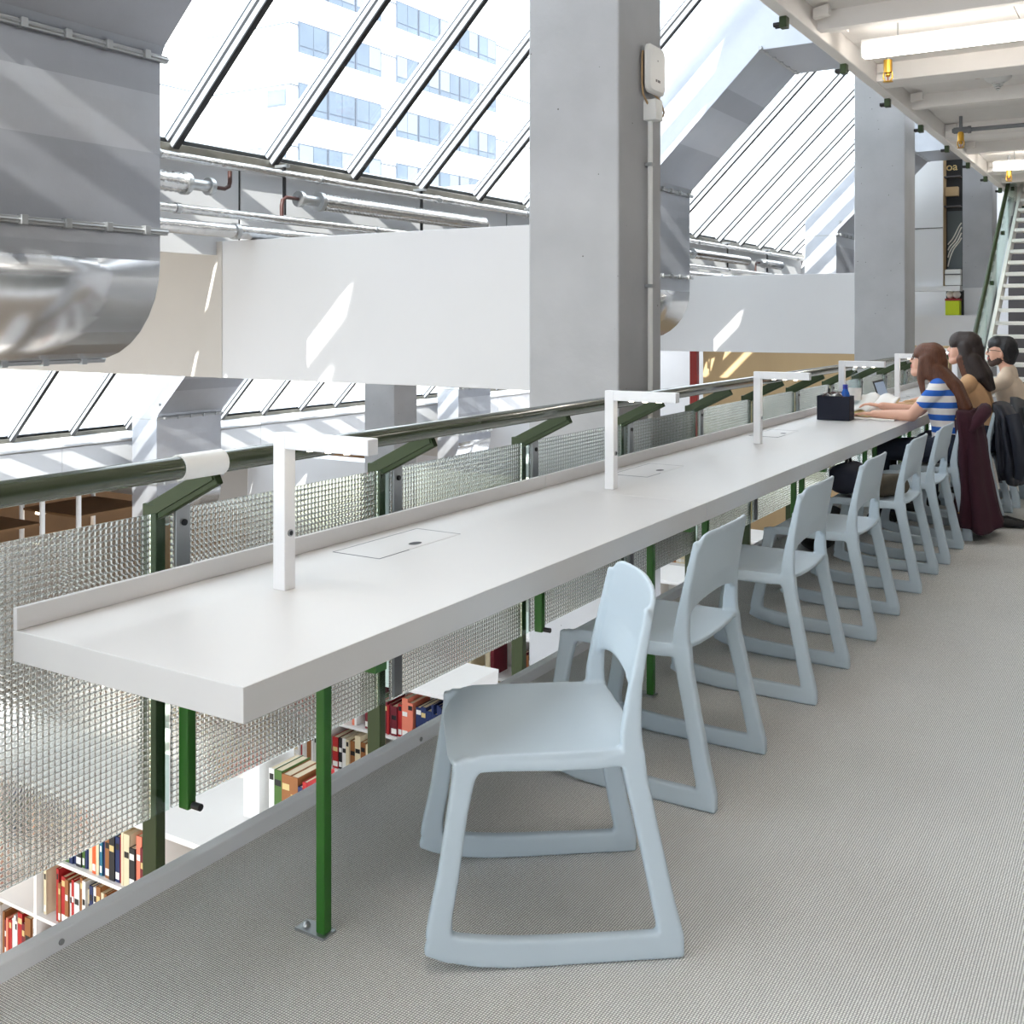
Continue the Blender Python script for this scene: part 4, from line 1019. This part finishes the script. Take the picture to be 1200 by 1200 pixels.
def seated(name, label, x, Y, shirt, sleeve_long, hc, pitch, arms, lean=0.0, beard=None, brow='hair_dark', wide=1.0, specs=False, trousers='navy_trouser'):
    B = []; sk = 'skin'
    hip = Vector((x, Y, .575)); chest = Vector((x - .02 - lean, Y, .885)); hc = Vector(hc)
    for s in (-1, 1):
        B.append((hip + Vector((0, s * .075, 0)), hip + Vector((.0, s * .075, .03)), .108, .10, trousers))
        B.append((hip + Vector((0, s * .052, .06)), hip + Vector((-.01 - lean * .3, s * .045, .16)), .100, .092, shirt))
        B.append((hip + Vector((-.01 - lean * .3, s * .045, .16)), chest + Vector((0, s * .062 * wide, 0)), .092, .104, shirt))
        B.append((chest + Vector((0, s * .062 * wide, 0)), chest + Vector((-.015, s * .10 * wide, .085)), .10, .066, shirt))
        B.append((chest + Vector((-.012, s * .10 * wide, .09)), chest + Vector((-.015, s * .155 * wide, .082)), .06, .056, shirt))
        B.append((chest + Vector((-.015, s * .05, .13)), chest + Vector((-.015, s * .12 * wide, .10)), .045, .05, shirt))
        # legs
        k = Vector((x - .42, Y + s * .10, .535)); a = Vector((x - .40, Y + s * .10, .10))
        B.append((hip + Vector((-.02, s * .085, -.015)), k, .090, .062, trousers)); B.append((k, a, .062, .042, trousers))
        B.append((a + Vector((.02, 0, -.045)), a + Vector((-.13, 0, -.062)), .040, .033, 'shoe')); B.append((a, a + Vector((0, 0, -.05)), .042, .040, 'shoe'))
    B.append((chest + Vector((-.01, 0, .12)), hc + Vector((.022, 0, -.075)), .056, .050, sk))
    B.append((chest + Vector((-.005, 0, .11)), chest + Vector((-.005, 0, .135)), .068, .062, shirt))
    T = head(B, hc, pitch, sk, beard)
    for s, (el, wr, hd, nrm, th) in zip((-1, 1), arms):
        sh = chest + Vector((-.015, s * .165 * wide, .075)); el = Vector(el); wr = Vector(wr)
        m = sh.lerp(el, .5)
        B.append((sh, m, .054, .050 if sleeve_long else .049, shirt)); B.append((m, el, .046, .040, shirt if sleeve_long else sk))
        B.append((el, wr, .041, .027, shirt if sleeve_long else sk))
        hand(B, wr, hd, nrm, sk, .4, th)
    keys = []
    for b in B:
        if b[4] not in keys: keys.append(b[4])
    o = blob(name, B, keys, (x, Y, 0), .0075, 3)
    tag(o, label, 'person')
    face_bits(o, T, (x, Y, 0), brow)
    if specs: glasses(o, T, (x, Y, 0))
    return o, T, chest
# -- woman in the striped shirt
YA = 7.62; xA = -1.235
w1, T1, ch1 = seated('person', 'woman in a blue and white striped shirt reading at the desk', xA, YA, 'tee', False, (-1.372, YA, 1.138), -.25,
    [((-1.45, YA - .13, .785), (-1.72, YA - .02, .775), (-1, .15, .0), (0, 0, -1), 1), ((-1.47, YA + .2, .79), (-1.70, YA + .14, .82), (-1, -.1, .12), (0, 0, -1), -1)], lean=.02, brow='hair_red', specs=True)
H = []
hc = Vector((-1.372, YA, 1.138))
H += [(hc + Vector((.028, 0, .05)), hc + Vector((-.012, 0, .056)), .090, .080, 'hair_red'), (hc + Vector((.045, 0, 0)), hc + Vector((.05, 0, -.04)), .085, .078, 'hair_red')]
for s in (-1, 1):
    H += [(hc + Vector((.01, s * .055, .03)), hc + Vector((.03, s * .075, -.08)), .045, .042, 'hair_red'),
          (hc + Vector((.03, s * .07, -.08)), (-1.245, YA + s * .085, 1.0), .042, .036, 'hair_red')]
    for q in (.02, .055):
        H += [(hc + Vector((.06, s * q, -.05)), (-1.20, YA + s * q, .98), .055, .046, 'hair_red'), ((-1.20, YA + s * q, .98), (-1.135, YA + s * q * .95, .84), .046, .040, 'hair_red'),
              ((-1.135, YA + s * q * .95, .84), (-1.125, YA + s * q * .8, .71), .040, .020, 'hair_red')]
H += [(hc + Vector((-.02, -.074, .02)), hc + Vector((-.03, -.088, -.1)), .026, .026, 'hair_red'), (hc + Vector((-.03, -.088, -.1)), hc + Vector((-.005, -.10, -.24)), .026, .014, 'hair_red')]
blob('hair', H, ['hair_red'], (xA, YA, 0), .008, 3, w1)
# -- woman in the camel shirt
YB = 8.38; xB = -1.095
w2, T2, ch2 = seated('person', 'dark-haired woman in a camel shirt looking down at the desk', xB, YB, 'camel', True, (-1.258, YB, 1.20), -.18,
    [((-1.44, YB - .2, .80), (-1.70, YB - .10, .78), (-1, .2, 0), (0, 0, -1), 1), ((-1.44, YB + .2, .80), (-1.68, YB + .08, .79), (-1, -.2, 0), (0, 0, -1), -1)], lean=.075, wide=1.14)
H = []; hc = Vector((-1.258, YB, 1.20))
H += [(hc + Vector((.03, 0, .05)), hc + Vector((-.022, 0, .062)), .096, .082, 'hair_dark'), (hc + Vector((.05, 0, 0)), hc + Vector((.06, 0, -.06)), .09, .082, 'hair_dark')]
for s in (-1, 1):
    H += [(hc + Vector((.015, s * .06, .03)), hc + Vector((.035, s * .08, -.09)), .05, .048, 'hair_dark'), (hc + Vector((.035, s * .08, -.09)), (-1.17, YB + s * .11, 1.0), .048, .04, 'hair_dark')]
    for q in (.025, .07):
        H += [(hc + Vector((.07, s * q, -.07)), (-1.125, YB + s * q * 1.1, 1.02), .06, .055, 'hair_dark'), ((-1.125, YB + s * q * 1.1, 1.02), (-1.075, YB + s * q * 1.1, .93), .052, .022, 'hair_dark')]
H += [(hc + Vector((-.005, -.085, -.06)), hc + Vector((.04, -.115, -.22)), .036, .026, 'hair_red'), (hc + Vector((.04, -.115, -.22)), hc + Vector((.06, -.12, -.27)), .026, .012, 'hair_red')]
blob('hair', H, ['hair_dark', 'hair_red'], (xB, YB, 0), .008, 3, w2)
# -- man
YC = 9.10; xC = -.985
m1, T3, ch3 = seated('person', 'bearded man in glasses and a beige sweater seated at the desk', xC, YC, 'beige', True, (-1.092, YC, 1.165), -.1,
    [((-1.33, YC - .24, .80), (-1.62, YC - .10, .79), (-1, .2, 0), (0, 0, -1), 1), ((-1.33, YC + .24, .80), (-1.62, YC + .1, .79), (-1, -.2, 0), (0, 0, -1), -1)], lean=.03, beard='beard', brow='hair_black', wide=1.12, specs=True)
hc = Vector((-1.092, YC, 1.165))
H = [(hc + Vector((.028, 0, .05)), hc + Vector((-.03, 0, .066)), .090, .072, 'hair_black'), (hc + Vector((.052, 0, .01)), hc + Vector((.048, 0, -.045)), .072, .058, 'hair_black'), (hc + Vector((-.03, 0, .092)), hc + Vector((-.075, 0, .085)), .045, .024, 'hair_black')]
for s in (-1, 1): H += [(hc + Vector((-.02, s * .045, .075)), hc + Vector((-.06, s * .03, .08)), .04, .028, 'hair_black'), (hc + Vector((.03, s * .052, .03)), hc + Vector((.045, s * .045, -.03)), .04, .034, 'hair_black')]
blob('hair', H, ['hair_black'], (xC, YC, 0), .007, 2, m1)

# ---- garments over the chair backs
def coat(name, label, loc, secs, m, seed, folds=7, amp=.10, buttons=()):
    """loft of rippled sections: (z, cx, cy, half_x, half_y)"""
    rnd = random.Random(seed); ph = rnd.uniform(0, 6); n = 56
    def fn(u, v):
        t = u * (len(secs) - 1); i = min(int(t), len(secs) - 2); f = t - i
        z, cx, cy, hx, hy = [a + (b - a) * f for a, b in zip(secs[i], secs[i + 1])]
        a = 2 * PI * v; rip = 1 + amp * u * math.sin(folds * a + ph + 2 * u) + amp * .6 * u * math.sin((folds + 4) * a - ph * 2)
        nz = noise.noise(Vector((math.cos(a) * 2 + seed, math.sin(a) * 2, z * 5))) * .012
        zz = z + (.02 * math.sin(3 * a + ph) if u > .95 else 0)
        return (cx + (hx * math.cos(a)) * rip + nz, cy + (hy * math.sin(a)) * rip + nz, zz)
    e = empty(name, loc); tag(e, label, 'coat')
    b = MB(); b.grid(fn, 28, n)
    z, cx, cy, hx, hy = secs[0]
    b.add([fn(0, k / n) for k in range(n)], [tuple(range(n))])
    b.build('body', m, e, solid=.008, weld=True)
    return e, fn
e, fn = coat('coat', 'long plum wool coat hanging over a chair back to the floor', (-1.10, 7.64, 0),
     [(.835, -.045, 0, .02, .10), (.825, -.035, 0, .05, .20), (.77, -.02, 0, .075, .235), (.62, 0, -.0, .085, .235), (.45, .01, -.01, .095, .245), (.25, .03, -.02, .115, .26), (.075, .045, -.03, .14, .28)], 'plum', 3)
for k in range(4):
    p = Vector(fn(.3 + .2 * k, .66)); MB().lathe([(.001, .004), (.010, .002), (.011, -.003)], p, 10).build('button', 'brass', e)
MB().tube([(.02, .12, .80), (.075, .05, .83), (.085, -.06, .82), (.06, -.17, .77), (.02, -.21, .70)], [.03, .045, .045, .04, .02], 10).build('collar', 'plum', e)
e, fn = coat('jacket', 'black navy nylon jacket hanging over a chair back beside the plum coat', (-.965, 8.39, 0),
     [(.83, -.06, 0, .02, .11), (.82, -.05, 0, .05, .2), (.74, -.02, 0, .07, .235), (.55, .0, 0, .085, .235), (.38, .02, 0, .09, .22), (.27, .02, .01, .075, .17)], 'jacket', 8, 6, .14)
MB().tube([(.05, -.2, .76), (.10, -.23, .58), (.11, -.22, .40), (.09, -.2, .32)], [.05, .055, .045, .035], 10).build('sleeve', 'jacket', e)
e, fn = coat('coat', 'charcoal felt coat hanging over the chair back behind the man', (-.94, 9.12, 0),
     [(.84, -.07, 0, .02, .11), (.83, -.05, 0, .05, .21), (.75, -.02, 0, .075, .245), (.55, .0, 0, .09, .25), (.38, .02, 0, .10, .25), (.20, .02, .0, .10, .26)], 'greycoat', 5, 6, .10)
MB().tube([(.06, -.21, .77), (.12, -.25, .58), (.13, -.24, .42), (.12, -.2, .30)], [.05, .06, .055, .045], 10).build('sleeve', 'greycoat', e)

# ---- things on and under the desk
def on_desk(z=0): return DZ1 + .0015 + z
e = empty('felt_box', (-2.04, 7.33, on_desk())); tag(e, 'dark navy felt box full of small things on the desk', 'box')
b = MB(); t = .006
for d_ in ((0, .22, 0, t, 0, .165), (0, .22, .13 - t, .13, 0, .165), (0, t, t, .13 - t, 0, .165), (.22 - t, .22, t, .13 - t, 0, .165), (t, .22 - t, t, .13 - t, 0, t)): b.box(*d_)
b.build('walls', 'navy', e, .002)
for k in range(2): MB().tube([(.04, (-.001, .131)[k], .16), (.07, (-.004, .134)[k], .185), (.15, (-.004, .134)[k], .185), (.18, (-.001, .131)[k], .16)], .004, 6).build('handle', 'copper', e)
e2 = empty('tissue_pack', (-1.98, 7.36, on_desk(.1))); tag(e2, 'crumpled white tissue pack poking out of the felt box', 'tissue pack')
MB().grid(lambda u, v: (.13 * u - .03, .07 * v, .062 + .012 * math.sin(9 * u + 3 * v) + .01 * math.cos(11 * v)), 14, 8).build('wrapper', 'page', e2, solid=.006)
for k, (x, m, h, lab) in enumerate(((-2.0, 'page', .22, 'white pen standing in the felt box'), (-1.985, 'dark', .205, 'black pen standing in the felt box'), (-1.955, 'copper', .18, 'brown comb standing in the felt box'))):
    e3 = empty('pen', (x, 7.42, on_desk(.007))); tag(e3, lab, 'pen'); MB().tube([(0, 0, 0), (.004, 0, h * .8)], .006, 8).build('barrel', m, e3); MB().tube([(.004, 0, h * .8), (.006, 0, h)], .0075, 8).build('cap', m, e3)
e = empty('blue_bottle', (-1.865, 7.40, on_desk(.007))); tag(e, 'small blue bottle standing in the felt box', 'bottle')
MB().lathe([(.001, 0), (.03, 0), (.032, .02), (.032, .15), (.026, .18), (.016, .2), (.015, .21)], (0, 0, 0), 16).build('body', 'blue', e)
MB().lathe([(.0175, .205), (.0175, .235), (.001, .236)], (0, 0, 0), 14).build('cap', 'bluecap', e)
e = empty('water_bottle', (-1.93, 7.93, on_desk())); tag(e, 'large clear water bottle standing behind the open book', 'bottle')
MB().lathe([(.001, .004), (.04, 0), (.046, .01), (.046, .06), (.043, .07), (.046, .08), (.046, .20), (.043, .21), (.046, .22), (.03, .28), (.015, .305), (.014, .32)], (0, 0, 0), 20).build('body', 'pet', e)
MB().lathe([(.0165, .315), (.0165, .335), (.001, .336)], (0, 0, 0), 14).build('cap', 'plastic_white', e)
MB().lathe([(.0463, .10), (.0463, .19)], (0, 0, 0), 20).build('label_band', 'page', e)
# open book propped up
e = empty('open_book', (-1.83, 7.74, on_desk(.012))); tag(e, 'open book with white pages held above the desk', 'book')
e.rotation_euler = (math.radians(0), 0, math.radians(-24))
def leaf(s):
    def fn(u, v): return (.0 + s * .155 * u, .055 + .15 * v, .012 + .11 * v + .022 * math.sin(PI * min(1, u * 1.3)) + s * .0)
    return fn
for s in (-1, 1):
    MB().grid(leaf(s), 10, 4).build('pages', 'page', e, solid=.012)
    MB().add([(0, .052, .0), (s * .162, .052, .002), (s * .162, .207, .114), (0, .207, .112)], [(0, 1, 2, 3)]).build('cover', 'yellow', e, solid=.003)
MB().tube([(-.05, .2, 0), (-.05, .20, .11)], .004, 6).build('stand', 'steel', e); MB().tube([(.05, .2, 0), (.05, .20, .11)], .004, 6).build('stand', 'steel', e)
box('stand_foot', 'steel', (-.1, .1, .04, .21, -.011, -.006), e)
e = empty('notepad', (-1.86, 7.47, on_desk())); tag(e, 'white notepad lying flat under the striped-shirt woman\'s arm', 'notepad')
box('sheets', 'page', (0, .30, 0, .2, 0, .008), e); box('cover_board', 'yellow', (.0, .12, .16, .22, .008, .012), e)
e = empty('red_folder', (-1.72, 7.86, on_desk())); tag(e, 'red folder lying behind the open book', 'folder'); box('cover', 'red', (0, .22, 0, .28, 0, .010), e, .002); box('papers', 'page', (.004, .216, .004, .276, .010, .013), e)
e = empty('laptop', (-1.78, 8.30, on_desk())); tag(e, 'open black laptop in front of the woman in the camel shirt', 'laptop')
box('keyboard_base', 'black', (0, .23, -.16, .16, 0, .018), e, .004)
k = MB()
for i in range(5):
    for j in range(12): k.box(.03 + i * .026, .051 + i * .026, -.145 + j * .0243, -.125 + j * .0243, .018, .0205)
k.build('keys', 'grey_dark', e)
dv = Vector((-.34, 0, 1)).normalized(); nv = Vector((1, 0, .34)).normalized()
lid = MB().obox(Vector((0, 0, .018)) + dv * .11, dv * .11, (0, .16, 0), nv * .004).build('lid', 'black', e, .002)
MB().obox(Vector((0, 0, .018)) + dv * .112 + nv * .0046, dv * .095, (0, .148, 0), nv * .0006).build('screen', 'screen', lid)
e = empty('loose_papers', (-1.7, 8.05, on_desk())); tag(e, 'loose white papers between the two women', 'papers')
for i in range(3): MB().obox((.02 * i, .03 * i, .002 + .0025 * i), (.10, .02 * i, 0), (-.02 * i, .14, 0), (0, 0, .001)).build('sheet', 'page', e)
e = empty('headphones', (-1.88, 8.12, on_desk(.02))); tag(e, 'black headphones lying beside the laptop', 'headphones')
MB().tube([(.0 + .075 * math.cos(a), .085 * math.sin(a), .012) for a in [PI * k / 12 for k in range(13)]], .008, 8).build('band', 'black', e)
for s in (-1, 1): MB().tube([(s * .075, -.004, .012), (s * .055, -.012, .012)], [.03, .026], 14).build('ear_cup', 'black', e)

def lump(name, label, cat, loc, bones, m, voxel=.012):
    o = blob(name, [(a, b, r0, r1, m) for a, b, r0, r1 in bones], [m], (0, 0, 0), voxel, 4); o.location = loc
    tag(o, label, cat); return o
bp = lump('backpack', 'dark navy backpack leaning on the fifth chair seat under the desk', 'backpack', (-1.50, 6.02, .47),
     [((0, -.1, .09), (0, .1, .09), .085, .085), ((0, -.1, .15), (0, .1, .15), .08, .075), ((-.07, -.06, .07), (-.07, .06, .07), .05, .05)], 'navy')
bp.scale = (1, 1, .74)
MB().tube([(0, -.05, .22), (0, -.03, .262), (0, .03, .262), (0, .05, .22)], .009, 8).build('grab_handle', 'black', bp)
for s in (-1, 1): MB().tube([(.06, s * .06, .20), (.10, s * .07, .16), (.095, s * .075, .07), (.05, s * .07, .02)], .012, 8).build('shoulder_strap', 'black', bp)
MB().tube([(-.075, -.12, .17), (-.09, 0, .19), (-.075, .12, .17)], .004, 6).build('zip', 'steel', bp)
lump('folded_jacket', 'crumpled olive brown jacket on the fifth chair seat beside the backpack', 'jacket', (-1.32, 6.10, .452),
     [((-.05, -.12, .045), (.06, .10, .05), .045, .05), ((-.06, .02, .08), (.06, .1, .085), .04, .035), ((.0, -.1, .09), (.05, .02, .10), .035, .03)], 'olive_cloth')
bg2 = lump('shoulder_bag', 'flat black bag lying on the carpet beside the plum coat', 'bag', (-.90, 7.98, .0),
     [((-.16, 0, .035), (.05, .05, .03), .035, .030), ((.05, .05, .03), (.15, .04, .02), .03, .016), ((-.1, .08, .035), (.04, .12, .03), .033, .026)], 'shoe')
MB().tube([(-.1, .02, .07), (-.02, -.02, .085), (.08, .02, .055), (.13, .06, .03)], .008, 6).build('strap', 'shoe', bg2)
fb = lump('sports_bag', 'black sports bag on the carpet under the desk by the striped-shirt woman', 'bag', (-1.84, 6.75, 0.0),
     [((0, -.18, .12), (0, .18, .12), .115, .115), ((.02, -.16, .07), (.02, .16, .07), .07, .07)], 'black', .015)
MB().tube([(0, -.09, .22), (.03, -.05, .30), (.03, .05, .30), (0, .09, .22)], .01, 8).build('handle', 'navy', fb)
MB().tube([(0, -.26, .17), (0, 0, .238), (0, .26, .17)], .005, 6).build('zip', 'steel', fb)
